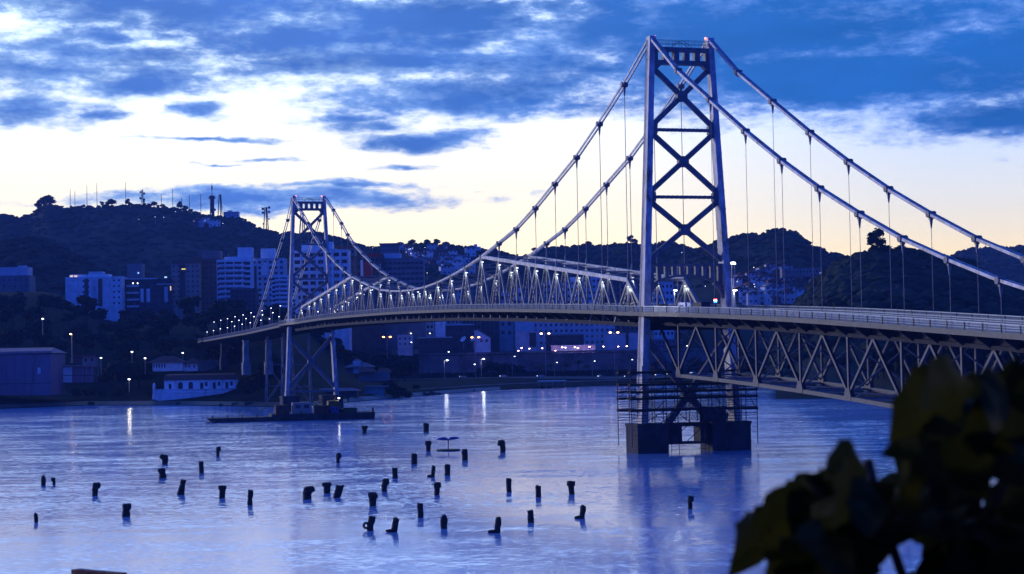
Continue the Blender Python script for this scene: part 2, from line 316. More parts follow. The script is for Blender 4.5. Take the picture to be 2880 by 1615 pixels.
def tower(u, wt_, wb_, zb, xb, strut_low, pier_z, label):
    def wv(z): return wt_+(wb_-wt_)*(75-z)/(75-zb)
    def Q(v, z, du=0.): return B(u+du, v, z)
    g = MB()                                               # the portal girder at the top with its five openings
    a = wv(72)-.3
    g.beam(Q(-a, 72.85), Q(a, 72.85), .75, 1.3, EZ); g.beam(Q(-a, 70.45), Q(a, 70.45), .8, 1.3, EZ)
    n = 5; pitch = 2*(a-.45)/n
    for i in range(n+1):
        v = -(a-.45)+pitch*i; g.beam(Q(v, 70.8), Q(v, 72.5), 1.0 if 0 < i < n else .9, 1.25, EV)
    for s in (-1, 1):
        g.prism([Q(s*a, 70.1, -.55), Q(s*(a-1.7), 70.1, -.55), Q(s*(wv(68.4)-.4), 68.4, -.55)], EU, 1.1)
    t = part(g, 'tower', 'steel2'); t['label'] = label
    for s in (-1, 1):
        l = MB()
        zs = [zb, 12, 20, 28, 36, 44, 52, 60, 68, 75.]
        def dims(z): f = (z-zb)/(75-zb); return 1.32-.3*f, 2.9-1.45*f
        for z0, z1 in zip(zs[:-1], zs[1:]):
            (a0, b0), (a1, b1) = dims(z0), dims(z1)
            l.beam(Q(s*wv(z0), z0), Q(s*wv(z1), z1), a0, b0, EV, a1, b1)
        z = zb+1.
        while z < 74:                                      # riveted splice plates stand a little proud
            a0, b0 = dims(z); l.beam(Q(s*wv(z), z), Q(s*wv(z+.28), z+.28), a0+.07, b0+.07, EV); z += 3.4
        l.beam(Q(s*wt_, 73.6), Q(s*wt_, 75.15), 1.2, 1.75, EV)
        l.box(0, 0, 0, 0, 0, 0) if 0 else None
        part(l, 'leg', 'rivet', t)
        r = MB()
        z = zb+1.2
        while z < 74.4:                                    # rungs of the climbing ladder on the outer face
            r.beam(Q(s*(wv(z)+dims(z)[0]/2+.12), z, .3), Q(s*(wv(z)+dims(z)[0]/2+.12), z, .75), .05, .05); z += 1.5
        for e in (.3, .75):
            r.beam(Q(s*(wv(zb+1)+.75), zb+1, e), Q(s*(wv(74.5)+.62), 74.5, e), .06, .06)
        part(r, 'ladder', 'steel2', t)
    for z0, z1 in ((69.4, 58.9), (57.6, 46.9), (45.2, 34.6)):
        zc = (z0*wv(z1)+z1*wv(z0))/(wv(z0)+wv(z1))
        for s in (-1, 1):
            b = MB(); b.beam(Q(s*(wv(z0)-.5), z0), Q(-s*(wv(z1)-.5), z1), .52, .95 if s < 0 else .93, None)
            nn = 13
            for i in range(nn):                            # batten plates of the built-up brace
                f = (i+.5)/nn; p = Q(s*(wv(z0)-.5), z0).lerp(Q(-s*(wv(z1)-.5), z1), f); d = (Q(-s*(wv(z1)-.5), z1)-Q(s*(wv(z0)-.5), z0)).normalized()
                b.beam(p-d*.16, p+d*.16, .6, .8, None)
            part(b, 'cross_brace', 'steel2', t)
        p = MB(); h = .98
        p.prism([Q(x*h, zc+y*h, -.52) for x, y in ((-1, -.45), (-.6, -1), (.6, -1), (1, -.45), (1, .45), (.6, 1), (-.6, 1), (-1, .45))], EU, 1.04); part(p, 'gusset_plate', 'steel2', t)
    for z in (58.2, 46.):
        b = MB(); b.beam(Q(-wv(z)+.4, z), Q(wv(z)-.4, z), .5, .9, EZ)
        for i in range(14):
            v = -wv(z)+1.2+i*(2*wv(z)-2.4)/13; b.beam(Q(v-.2, z), Q(v+.2, z), .58, .8, EZ)
        part(b, 'cross_strut', 'steel2', t)
        for s in (-1, 1):
            p = MB(); v0 = wv(z); p.prism([Q(s*(v0-x), z+y, -.56) for x, y in ((0, -1.5), (0, 1.5), (.9, 1.15), (1.5, .7), (1.5, -.7), (.9, -1.15))], EU, 1.12); part(p, 'gusset_plate', 'steel2', t)
    p = MB()                                               # lower portal: straight top chord, arched rib and the posts between
    a = wv(33)-.3; p.beam(Q(-a, 33.7), Q(a, 33.7), .4, 1., EZ)
    def az_(x): return 31.75-2.1*(abs(x)/a)**2.3
    xs = [(-1+2*i/16)*a for i in range(17)]
    for x0, x1 in zip(xs[:-1], xs[1:]): p.beam(Q(x0, az_(x0)), Q(x1, az_(x1)), .42, 1.1, EZ)
    for i in range(10):
        x = (-1+2*(i+.5)/10)*a; p.beam(Q(x, az_(x)+.15), Q(x, 33.55), .75, .7, EV)
    for s in (-1, 1):
        pts = [(wv(z)-.55-(.0+2.0*((z-27.6)/3.)**2), z) for z in (27.6, 28.3, 29, 29.8, 30.4)]
        for (v0, z0), (v1, z1) in zip(pts[:-1], pts[1:]): p.beam(Q(s*v0, z0), Q(s*v1, z1), .7, .9, EV)
    part(p, 'portal_arch', 'steel2', t)
    z0, z1 = xb; zc = (z0+z1)/2
    ve = wv(z1)*.47 if strut_low is None else wv(z1)-.5
    zc = z0-(z0-z1)*wv(z0)/(wv(z0)+ve)
    for s in (-1, 1):
        b = MB(); b.beam(Q(s*(wv(z0)-.4), z0), Q(0, zc), .85, 1.25 if s < 0 else 1.22); part(b, 'cross_brace', 'steel2', t)
        b = MB(); b.beam(Q(0, zc), Q(-s*ve, z1), .85, 1.25 if s < 0 else 1.22); part(b, 'cross_brace', 'steel2', t)
    p = MB(); h = 1.3
    p.prism([Q(x*h, zc+y*h*1.05, -.72) for x, y in ((-.95, -.6), (-.6, -1), (.6, -1), (.95, -.6), (.95, .6), (.6, 1), (-.6, 1), (-.95, .6))], EU, 1.44); part(p, 'gusset_plate', 'steel2', t)
    if strut_low: b = MB(); b.beam(Q(-wv(strut_low), strut_low), Q(wv(strut_low), strut_low), .8, 1.0, EZ); part(b, 'cross_strut', 'steel2', t)
    b = MB(); zz_ = R(u)-3.6; b.beam(Q(-wv(zz_), zz_), Q(wv(zz_), zz_), 1.6, 1.2, EZ); part(b, 'floor_beam', 'under', t)
    r = MB(); a = wt_-.6                                    # catwalk rail and arched stair over the top girder
    for e in (-.6, .6):
        for z in (73.9, 74.5): r.beam(Q(-a, z, e), Q(a, z, e), .07, .07)
        for i in range(9): v = -a+2*a*i/8; r.beam(Q(v, 73.2, e), Q(v, 74.5, e), .06, .06)
        for s in (-1, 1):
            q = [(s*1.9, 73.2), (s*1.2, 73.9), (s*.6, 74.2), (0, 74.3)]
            for (v0, z0), (v1, z1) in zip(q[:-1], q[1:]): r.beam(Q(v0, z0, e), Q(v1, z1, e), .1, .07)
    part(r, 'catwalk_railing', 'steel2', t)
    for s in (-1, 1):
        l = MB(); v = s*(wt_-.75); l.tube(Q(v, 75.), Q(v, 75.3), .17, 8); part(l, 'beacon_light', 'beacon', t)
    for s in (-1, 1):
        b = MB(); v0 = wb_*s; inn, out = (3.9, 2.0) if s < 0 else (5.6, 1.9)
        lo, hi_ = (v0-out, v0+inn) if s < 0 else (v0-inn, v0+out)
        for za, zc_, gr in ((-2.5, pier_z-.5, 0.), (pier_z-.5, pier_z, .12)):
            c = [B(u-2.9-gr, lo-gr, za), B(u-2.9-gr, hi_+gr, za), B(u+2.9+gr, hi_+gr, za), B(u+2.9+gr, lo-gr, za)]
            b.hexa(c+[p+EZ*(zc_-za) for p in c])
        part(b, 'pier', 'pierc', t)
    return t
tn = tower(0, 5.72, 9.03, 5.25, (20.4, 5.0), None, 5.25, 'nearer tower with scaffolding round its foot')
tf = tower(UF, 5.35, 8.75, 5.2, (25.5, 8.2), 6.7, 5.2, 'distant tower in front of the apartment blocks')
b = MB(); w0 = 9.03                                        # tie beam with its opening between the two near piers
for z0, z1, v0, v1 in ((4.6, 5.2, -5.1, 3.4), (.9-.9+3.0-3.9+.0, 0, 0, 0), (-.2+.0, .9, -5.1, 3.4), (.9, 4.6, -5.1, -2.6), (.9, 4.6, 1.4, 3.4)):
    if v1 == v0: continue
    c = [B(-1.6, v0, z0+1.0-1.0), B(-1.6, v1, z0), B(1.6, v1, z0), B(1.6, v0, z0)]; b.hexa(c+[p+EZ*(z1-z0) for p in c])
b2 = MB()
for z0, z1, v0, v1 in ((4.55, 5.2, -5.1, 3.4), (-1.5+2.9, 2.0-.2, -5.1, 3.4)):
    c = [B(-1.6, v0, z0), B(-1.6, v1, z0), B(1.6, v1, z0), B(1.6, v0, z0)]; b2.hexa(c+[p+EZ*(z1-z0) for p in c])
for v0, v1 in ((-5.1, -2.0), (2.2-.6, 3.4)):
    c = [B(-1.6, v0, 1.8), B(-1.6, v1, 1.8), B(1.6, v1, 1.8), B(1.6, v0, 1.8)]; b2.hexa(c+[p+EZ*2.75 for p in c])
part(b2, 'tie_beam', 'pierc')

# ---- eyebar chains
NODE = [(1.2, 74.4), (13.93, 68.37), (27.82, 62.62), (41.4, 57.51), (55.18, 53.38), (68.43, 49.39), (82.24, 45.82), (95.28, 43.5), (108.89, 41.14), (122.43, 39.28), (135.37, 37.83), (148.02, 36.75), (160.5, 36.11), (173.16, 35.87), (185.53, 36.02), (197.9, 36.49), (209.86, 37.28), (222.41, 38.87), (234.08, 40.67), (246.08, 42.7), (257.29, 45.05), (268.89, 47.96), (280.75, 51.45), (292.44, 55.04), (302.91, 59.15), (312.19, 63.63), (324.62, 69.14), (UF-1.2, 74.4)]
BACK = [(-.8, 74.5), (-12.3, 67.1), (-26., 60.1), (-39.7, 53.2), (-52.7, 47.1), (-65.2, 41.7), (-77.4, 37.), (-89.5, 32.7), (-101.5, 29.2), (-113.5, 26.0), (-126., 23.3), (-139., 21.), (-152, 19.2)]
BACKF = [(UF+.8, 74.4), (UF+9.6, 67.4), (UF+21, 61.), (UF+33.3, 54.8), (UF+46, 48), (UF+60, 40.5), (UF+73.5, 34.4), (UF+86, 28.6)]
def chain(pts, v, bars=((-.36, 0), (.36, 0)), hgt=.42):
    m = MB()
    for u, z in pts[1:-1]:
        m.tube(B(u, v-.62, z), B(u, v+.62, z), .50, 8); m.beam(B(u, v, z), B(u, v, z-.75), .55, .5, EV)
    ch = part(m, 'eyebar_chain', 'steel2')
    for (u0, z0), (u1, z1) in zip(pts[:-1], pts[1:]):
        e = MB()
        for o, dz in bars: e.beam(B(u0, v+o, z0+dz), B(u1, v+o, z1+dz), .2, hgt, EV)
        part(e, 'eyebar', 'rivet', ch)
    return ch
for s in (-1, 1):
    chain(NODE, s*CV); chain(BACK, s*CV, ((-.36, .05), (.36, .05), (0, -.02))); chain(BACKF, s*CV)
# ---- stiffening trusses that hang from and merge into the chains
def topz(k):
    u = NODE[k][0]
    if k <= 8: return 31.6+(41.14-31.6)*(u-13.93)/(108.89-13.93)
    if k >= 19: return 42.7+(35.75-42.7)*(u-246.08)/(324.62-246.08)
    return NODE[k][1]
TK = list(range(1, 27))
hz_ = MB()
for s in (-1, 1):
    v = s*CV
    m = MB(); us = [3., *[NODE[k][0] for k in TK], UF-3]; fine = np.linspace(2., UF-2, 60)
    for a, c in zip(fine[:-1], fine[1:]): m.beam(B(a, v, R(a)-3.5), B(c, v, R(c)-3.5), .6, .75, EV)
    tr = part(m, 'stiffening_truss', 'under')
    for k in TK[:-1]:
        if k < 8 or k >= 19:
            c = MB(); c.beam(B(NODE[k][0], v, topz(k)), B(NODE[k+1][0], v, topz(k+1)), .75, .72, EV); part(c, 'top_chord', 'rivet', tr)
    for (ua, za), (ub, zb) in (((NODE[1][0], topz(1)), (3.2, R(3.2)-3.3)), ((NODE[26][0], topz(26)), (UF-3.2, R(UF-3)-3.3))):
        c = MB(); c.beam(B(ua, v, za), B(ub, v, zb), .7, .7, EV); part(c, 'end_post', 'steel', tr)
    for k in TK:
        u, zt = NODE[k][0], topz(k)
        u1 = (u+NODE[k+1][0])/2; u0 = (u+NODE[k-1][0])/2
        p = MB(); p.beam(B(u, v, R(u)-3.3), B(u, v, zt-.3), .34, .34, EV)
        p.beam(B(u, v, zt-3.0), B(u, v, zt-1.5), .36, .36, EV, .62, .62); p.beam(B(u, v, zt-1.5), B(u, v, zt-.2), .62, .62, EV)
        part(p, 'post', 'steel', tr)
        d = MB(); a, c = B(u+.3, v, zt-.9), B(u1, v, R(u1)-3.3); w_ = .72; L = (c-a).length; dd = (c-a)/L
        for o in (-w_/2, w_/2): d.beam(a+EV*o, c+EV*o, .13, .34, EV)
        nn = max(4, int(L/.55))
        for i in range(nn):                                # lacing bars of the built-up member
            q0 = a+dd*(L*i/nn)+EV*(w_/2*(1 if i % 2 else -1)); q1 = a+dd*(L*(i+1)/nn)+EV*(w_/2*(-1 if i % 2 else 1)); d.beam(q0, q1, .14, .1)
        part(d, 'lattice_diagonal', 'steel', tr)
        d = MB(); d.beam(B(u-.3, v, zt-.9), B(u0, v, R(u0)-3.3), .42, .36, EV); part(d, 'diagonal', 'steel', tr)
        lm = MB(); q = B(u-.62, v-.1, zt-1.25); lm.hexa([q+EU*x+EV*y+EZ*z for z in (-.08, .08) for x, y in ((-.14, -.2), (.14, -.2), (.14, .2), (-.14, .2))]); part(lm, 'truss_lamp', 'led', tr)
        plight('truss_light', B(u-.75, v-.62, zt-1.9), 80, (.86, 1., .93), .25, bridge)
    for k in TK:                                           # cross struts and laterals between the two top chords
        if s < 0:
            l = MB(); u, zt = NODE[k][0], topz(k); l.beam(B(u, -CV, zt+.1), B(u, CV, zt+.1), .22, .26, EZ)
            if k < 26:
                u2, z2 = NODE[k+1][0], topz(k+1); l.beam(B(u, -CV, zt), B(u2, CV, z2), .16, .16); l.beam(B(u, CV, zt-.17), B(u2, -CV, z2-.17), .16, .16)
            part(l, 'lateral_brace', 'steel', bridge)
    for k in list(range(1, 8))+list(range(20, 27)):        # hangers from the chain down to the truss
        u, z = NODE[k]; h = MB(); h.tube(B(u, v, topz(k)+.3), B(u, v, z-.5), .065, 6, cap=False)
        h.tube(B(u, v, z-2.2), B(u, v, z-.7), .12, 6, .26); h.tube(B(u, v, topz(k)+.3), B(u, v, topz(k)+1.6), .3, 6, .14); part(h, 'hanger', 'steel')
    for u, z in BACK[2:-1]:                                # hangers of the near side span
        h = MB(); h.tube(B(u, v, R(u)-1.6), B(u, v, z-.6), .04, 6, cap=False); h.tube(B(u, v, z-2.0), B(u, v, z-.7), .1, 6, .26); part(h, 'hanger', 'steel')
# ---- deck
def ev(u):                                                 # the sidewalks swing out round the tower legs
    o = 0.
    for c in (0., UF):
        d = u-c
        o = max(o, min(1, max(0, (d+15)/9. if d < 0 else (12-d)/3.)))
    return 8.2+1.75*o
U0, U1 = -151., 556.
us = [U0+(U1-U0)*i/168 for i in range(169)]
road, walk, edge, under, edgeL = MB(), MB(), MB(), MB(), MB()
def strip(mb, ua, ub, va, vb, da, db, va2=None, vb2=None):
    va2 = va if va2 is None else va2; vb2 = vb if vb2 is None else vb2
    mb.hexa([B(ua, va, R(ua)+da), B(ua, vb, R(ua)+da), B(ub, vb2, R(ub)+da), B(ub, va2, R(ub)+da), B(ua, va, R(ua)+db), B(ua, vb, R(ua)+db), B(ub, vb2, R(ub)+db), B(ub, va2, R(ub)+db)])
for a, c in zip(us[:-1], us[1:]):
    strip(road, a, c, -5.25, 5.25, -1.65, -1.4)
    ea, ec = ev(a), ev(c)
    for s in (-1, 1):
        if s < 0:
            strip(walk, a, c, -ea+.02, -6.15, -1.42, -1.22, -ec+.02, -6.15); strip(edgeL, a, c, -ea-.12, -ea, -1.75, -1.06, -ec-.12, -ec)
        else:
            strip(walk, a, c, 6.15, ea-.02, -1.42, -1.22, 6.15, ec-.02); strip(edge, a, c, ea, ea+.12, -1.75, -1.06, ec, ec+.12)
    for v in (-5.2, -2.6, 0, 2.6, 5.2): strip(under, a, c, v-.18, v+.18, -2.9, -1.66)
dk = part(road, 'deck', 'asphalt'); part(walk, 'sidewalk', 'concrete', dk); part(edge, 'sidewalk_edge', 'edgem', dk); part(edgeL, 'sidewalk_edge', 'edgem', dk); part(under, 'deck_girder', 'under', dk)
nb = 112                                                   # a floor beam with its tapered sidewalk brackets every half panel
for i in range(nb):
    u = U0+2+(U1-U0-4)*i/(nb-1); z = R(u); f = MB(); e = ev(u)-.3
    f.beam(B(u, -6.0, z-2.5), B(u, 6.0, z-2.5), 1.6, .3, EZ)
    for s in (-1, 1): f.prism([B(u-.12, s*6., z-1.76), B(u-.12, s*e, z-1.76), B(u-.12, s*e, z-2.0), B(u-.12, s*6., z-3.25)], EU, .24)
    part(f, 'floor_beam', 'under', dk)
# ---- railings: every post and every barred panel by itself
def panel_mesh():
    m = MB(); m.box(0, 1, -.03, .03, -.08, 0); m.box(0, 1, -.02, .02, -1.12, -1.05); m.box(0, 1, -.012, .012, -.42, -.38); m.box(0, 1, -.012, .012, -.75, -.71)
    for i in range(22): x = .02+.96*i/21; m.box(x-.0045, x+.0045, -.012, .012, -1.05, -.08)
    return m
for s in (-1, 1):
    t = MB()
    for a, c in zip(us[:-1], us[1:]): t.beam(B(a, s*ev(a), R(a)), B(c, s*ev(c), R(c)), .16, .11)
    rl = part(t, 'railing', 'rail')
    pm = None; qm = None
    for a, c in zip(us[:-1], us[1:]):
        p0, p1 = B(a, s*ev(a), R(a)), B(c, s*ev(c), R(c)); d = p1-p0
        yaw = atan2(d.y, d.x); pitch = -asin(d.z/d.length)
        if pm is None:
            pm = panel_mesh().build('railing_panel', M['rail'], rl, org=(0, 0, 0)); qb = MB(); qb.box(-.08, .08, -.08, .08, -1.3, .03); qm = qb.build('railing_post', M['blackm'], rl, org=(0, 0, 0)); o, q = pm, qm; o.location = p0-BO; q.location = p0-BO
        else: o = lnk(pm, 'railing_panel', rl, p0-BO); q = lnk(qm, 'railing_post', rl, p0-BO)
        o.rotation_euler = (0, pitch, yaw); o.scale = (d.length, 1, 1); q.rotation_euler = (0, 0, yaw)
    t = MB()                                               # traffic barrier between the road and the truss
    for a, c in zip(us[:-1], us[1:]):
        for dz in (-.35, -.65, -.95): t.beam(B(a, s*4.95, R(a)+dz), B(c, s*4.95, R(c)+dz), .1, .14)
        t.beam(B(a, s*5.05, R(a)-1.4), B(a, s*5.05, R(a)-.25), .14, .14)
    part(t, 'traffic_barrier', 'rail')
# ---- near side span: deck trusses under the roadway
VB = [(-10., 13.8), (-26.2, 13.2), (-42., 12.5), (-57.6, 11.7), (-73., 10.8), (-88.5, 9.8), (-104, 8.75), (-119.5, 7.65), (-135, 6.5), (-150, 5.4)]
for s in (-1, 1):
    v = s*CV; m = MB()
    for (a, za), (c, zc) in zip(VB[:-1], VB[1:]): m.beam(B(a, v, za), B(c, v, zc), .55, .6, EV)
    vt = part(m, 'deck_truss', 'steel3')
    m = MB()
    for a in np.arange(-150, -1, 6.): m.beam(B(a, v, R(a)-3.2), B(a+6, v, R(a+6)-3.2), .5, .55, EV)
    part(m, 'top_chord', 'under', vt)
    for i, (u, z) in enumerate(VB):
        g = MB(); g.prism([B(u+x, v-.33, z+y) for x, y in ((-1., -.3), (1., -.3), (1., .5), (.55, 1.5), (-.55, 1.5), (-1., .5))], EV, .66); part(g, 'gusset_plate', 'steel3', vt)
        p = MB(); p.beam(B(u, v, z+.3), B(u, v, R(u)-3.2), .34, .4, EV); part(p, 'post', 'steel3', vt)
        for j in (-1, 1):
            u2 = (u+VB[i+j][0])/2 if 0 <= i+j < len(VB) else (-.9 if i == 0 else u-7)
            d = MB(); d.beam(B(u-j*-.3, v, z+.3), B(u2-j*.25, v, R(u2)-3.2), .42, .4, EV); part(d, 'diagonal', 'steel3', vt)
bl = MB()
for (u, z), (u2, z2) in zip(VB[:-1], VB[1:]):
    bl.beam(B(u, -CV, z), B(u, CV, z), .3, .3); bl.beam(B(u, -CV, z+.05), B(u2, CV, z2+.05), .22, .22); bl.beam(B(u, CV, z-.2), B(u2, -CV, z2-.2), .22, .22)
    bl.beam(B(u, -CV, z+.4), B(u, CV, R(u)-3.6), .2, .2); bl.beam(B(u, CV, z+.4), B(u, -CV, R(u)-3.9), .2, .2)
part(bl, 'sway_bracing', 'steel2')
# ---- far approach: concrete piers and steel trestles
def pier_at(u, ztop, zbot, wu, wv_, m, name='viaduct_pier'):
    for s in (-1, 1):
        b = MB(); v = s*4.6
        for k in range(4):
            z0 = zbot+(ztop-zbot)*k/4; z1 = zbot+(ztop-zbot)*(k+1)/4; f0 = 1.25-.25*k/4; f1 = 1.25-.25*(k+1)/4
            b.beam(B(u, v, z0), B(u, v, z1), wv_*f0, wu*f0, EV, wv_*f1, wu*f1)
        b.beam(B(u, v, ztop-.6), B(u, v, ztop), wv_*1.25, wu*1.25, EV); b.beam(B(u, v, zbot-4), B(u, v, zbot+1), wv_*1.6, wu*1.6, EV)
        part(b, name, m)
pier_at(447, R(447)-3.4, 16, 2.4, 1.9, 'concrete'); pier_at(505, R(505)-3.4, 18, 2.2, 1.8, 'pierc')
for u in (366, 398):
    b = MB(); zb = 2.
    for s in (-1, 1):
        for e in (-1.6, 1.6): b.beam(B(u+e*1.3, s*5.4, zb), B(u+e, s*4.6, R(u)-3.3), .4, .4)
        for k in range(4):
            z0 = zb+k*6; z1 = z0+6
            if z1 < R(u)-3: b.beam(B(u-1.8, s*5., z0), B(u+1.8, s*5., z1), .2, .2); b.beam(B(u+1.8, s*5., z0+.1), B(u-1.8, s*5., z1+.1), .2, .2)
    for e in (-1.6, 1.6):
        for z in (8, 16): b.beam(B(u+e, -5.2, z), B(u+e, 5.2, z), .25, .25)
        b.beam(B(u+e, -5.3, 2), B(u+e, 5, 16), .22, .22); b.beam(B(u+e+.1, 5.3, 2), B(u+e+.1, -5, 16), .22, .22)
    part(b, 'viaduct_trestle', 'steel2')
pier_at(-146, 4.8, -2., 4., 3., 'concrete', 'anchor_pier')
# ================================================================ WATER, SHORE AND HILLS
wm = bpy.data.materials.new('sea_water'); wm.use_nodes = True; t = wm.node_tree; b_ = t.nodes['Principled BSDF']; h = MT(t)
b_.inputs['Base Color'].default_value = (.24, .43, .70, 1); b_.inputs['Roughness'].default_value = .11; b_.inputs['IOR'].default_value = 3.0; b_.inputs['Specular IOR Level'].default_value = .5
tcn = N(t, 'ShaderNodeTexCoord')
def mp_(sx, sy, rz=0.):
    n = N(t, 'ShaderNodeMapping'); t.links.new(tcn.outputs['Object'], n.inputs[0]); n.inputs['Scale'].default_value = (sx, sy, 1); n.inputs['Rotation'].default_value = (0, 0, rz); return n.outputs[0]
def ncol(v, scale, detail, rough):
    n = N(t, 'ShaderNodeTexNoise'); t.links.new(v, n.inputs['Vector']); n.inputs['Scale'].default_value = scale; n.inputs['Detail'].default_value = detail; n.inputs['Roughness'].default_value = rough; return n.outputs['Color']
def vm(op, a, b=None, sc=None):
    n = N(t, 'ShaderNodeVectorMath', operation=op)
    for k_, v in ((0, a), (1, b)):
        if v is None: continue
        if isinstance(v, tuple): n.inputs[k_].default_value = v
        else: t.links.new(v, n.inputs[k_])
    if sc is not None: h.put(n.inputs['Scale'], sc)
    return n.outputs[0]
# wind ripples as wave slopes: a fine chop, a longer swell, and calmer and rougher lanes drifting across
calm = h.mr(h.noise(mp_(.22, 1., .1), .016, 4., .55), .32, .68, .45, 1.15)
fine = vm('MULTIPLY', vm('SUBTRACT', ncol(mp_(.5, 1.0, .12), 2.1, 4., .6), (.5, .5, .5)), (.24, .50, 0))
swell = vm('MULTIPLY', vm('SUBTRACT', ncol(mp_(.35, 1.0, -.15), .16, 2., .5), (.5, .5, .5)), (.05, .16, 0))
slope = vm('ADD', vm('SCALE', fine, sc=calm), swell)
sx = N(t, 'ShaderNodeSeparateXYZ'); t.links.new(slope, sx.inputs[0])     # steep faces of the chop look towards the near bank
slope = h.vec(sx.outputs[0], h.m('SUBTRACT', h.m('SUBTRACT', h.m('MULTIPLY', sx.outputs[1], .6), h.m('MULTIPLY', h.m('ABSOLUTE', sx.outputs[1]), .56)), .008), 0.)
nrm = vm('NORMALIZE', vm('ADD', slope, (0, 0, 1)))
t.links.new(nrm, b_.inputs['Normal'])
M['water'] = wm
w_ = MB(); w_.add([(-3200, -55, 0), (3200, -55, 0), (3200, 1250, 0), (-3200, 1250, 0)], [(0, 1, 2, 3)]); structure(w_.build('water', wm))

_sp = [-2200, -300, 0, 250, 500, 640, 800, 900, 1050, 1200, 1340, 1500, 1700, 1850, 2000, 2200, 2350, 2500, 2700, 2900, 3600, 4600]
_sy = [700, 765, 778, 812, 783, 752, 722, 742, 812, 885, 965, 1022, 1062, 1060, 1006, 904, 760, 622, 553, 520, 470, 430]
def shore(px): return float(np.interp(px, _sp, _sy))
def sst(a, b, x): t_ = min(1, max(0, (x-a)/(b-a))); return t_*t_*(3-2*t_)
def gz(px, Y):
    d = Y-shore(px)
    L = float(np.interp(d, [-8, 0, 10, 45, 100, 175, 320, 600, 1300], [-1.6, .05, 1.6, 4.2, 17, 32, 42, 50, 60]))*(1+.42*sst(150, 330, d)*(1-sst(120, 330, px)))
    near = float(np.interp(d, [-8, 0, 10, 60, 120], [-1.6, .05, 1.2, 3.4, 4.8]))
    far = float(np.interp(Y, [1095, 1185, 1192, 1500, 2000], [4.8, 5., 18.6, 24, 40]))
    m = min(near, 4.8) if Y < 1185 else far
    Rr = float(np.interp(d, [-8, 0, 12, 60, 200, 500, 1200], [-1.6, .05, 2, 9, 24, 36, 50]))
    a = sst(760, 1060, px); z = L*(1-a)+m*a; c = sst(2120, 2330, px)
    return z*(1-c)+Rr*c
def gp(px, Y):                                             # a point on the ground in the column of a pixel
    a, _ = ray(px, 1000); return Vector((a*Y, Y, gz(px, Y)))
cols = list(range(-2200, 4601, 40)); rows = [-8, -3, 0, 3, 8, 16, 28, 45, 70, 100, 135, 175, 230, 300]
vs, fs = [], []
yabs = [1090, 1130, 1170, 1184, 1192, 1260, 1380, 1520, 1750, 2050]
for px in cols:
    s_ = shore(px); ys = sorted([s_+r for r in rows if s_+r < 1085]); n_ = len(rows)
    while len(ys) < n_: ys.append(ys[-1]+(1086-ys[-1])*.5)
    ys = sorted(ys)+yabs
    for Y in ys: p = gp(px, Y); vs.append(p+Vector((0, 0, .5*mnoise.noise(p*.04) if Y > s_+20 and not (1060 < px < 2120 and 1085 < Y < 1195) else 0)))
nr = len(rows)+len(yabs)
for i in range(len(cols)-1):
    for j in range(nr-1): fs.append((i*nr+j, (i+1)*nr+j, (i+1)*nr+j+1, i*nr+j+1))
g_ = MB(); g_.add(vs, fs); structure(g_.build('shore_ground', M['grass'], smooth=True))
def band(name, m, px0, px1, d0, d1, dz, step=25, absY=False, kind=True):
    b = MB(); v = []; f = []
    xs = np.arange(px0, px1+1, step)
    for x in xs:
        for d in (d0, (d0+d1)/2, d1):
            p = gp(x, d if absY else shore(x)+d); v.append(p+EZ*dz)
    for i in range(len(xs)-1):
        for j in (0, 1): f.append((i*3+j, i*3+3+j, i*3+4+j, i*3+1+j))
    b.add(v, f); o = b.build(name, m, smooth=True); return structure(o) if kind else o
band('beach', M['sand'], 980, 1420, 0.5, 15, .12); band('wet_shore', M['mud'], -600, 980, .3, 9, .15); band('shore_path', M['sea_wall'], 1180, 1850, 30, 36, .35)
band('coast_road', M['road'], 1060, 2120, 1106, 1146, .3, absY=True); band('road_kerb', M['sea_wall'], 1060, 2120, 1103, 1105.4, .55, absY=True); band('road_line', M['paint'], 1060, 2120, 1125.6, 1126.2, .306, absY=True)

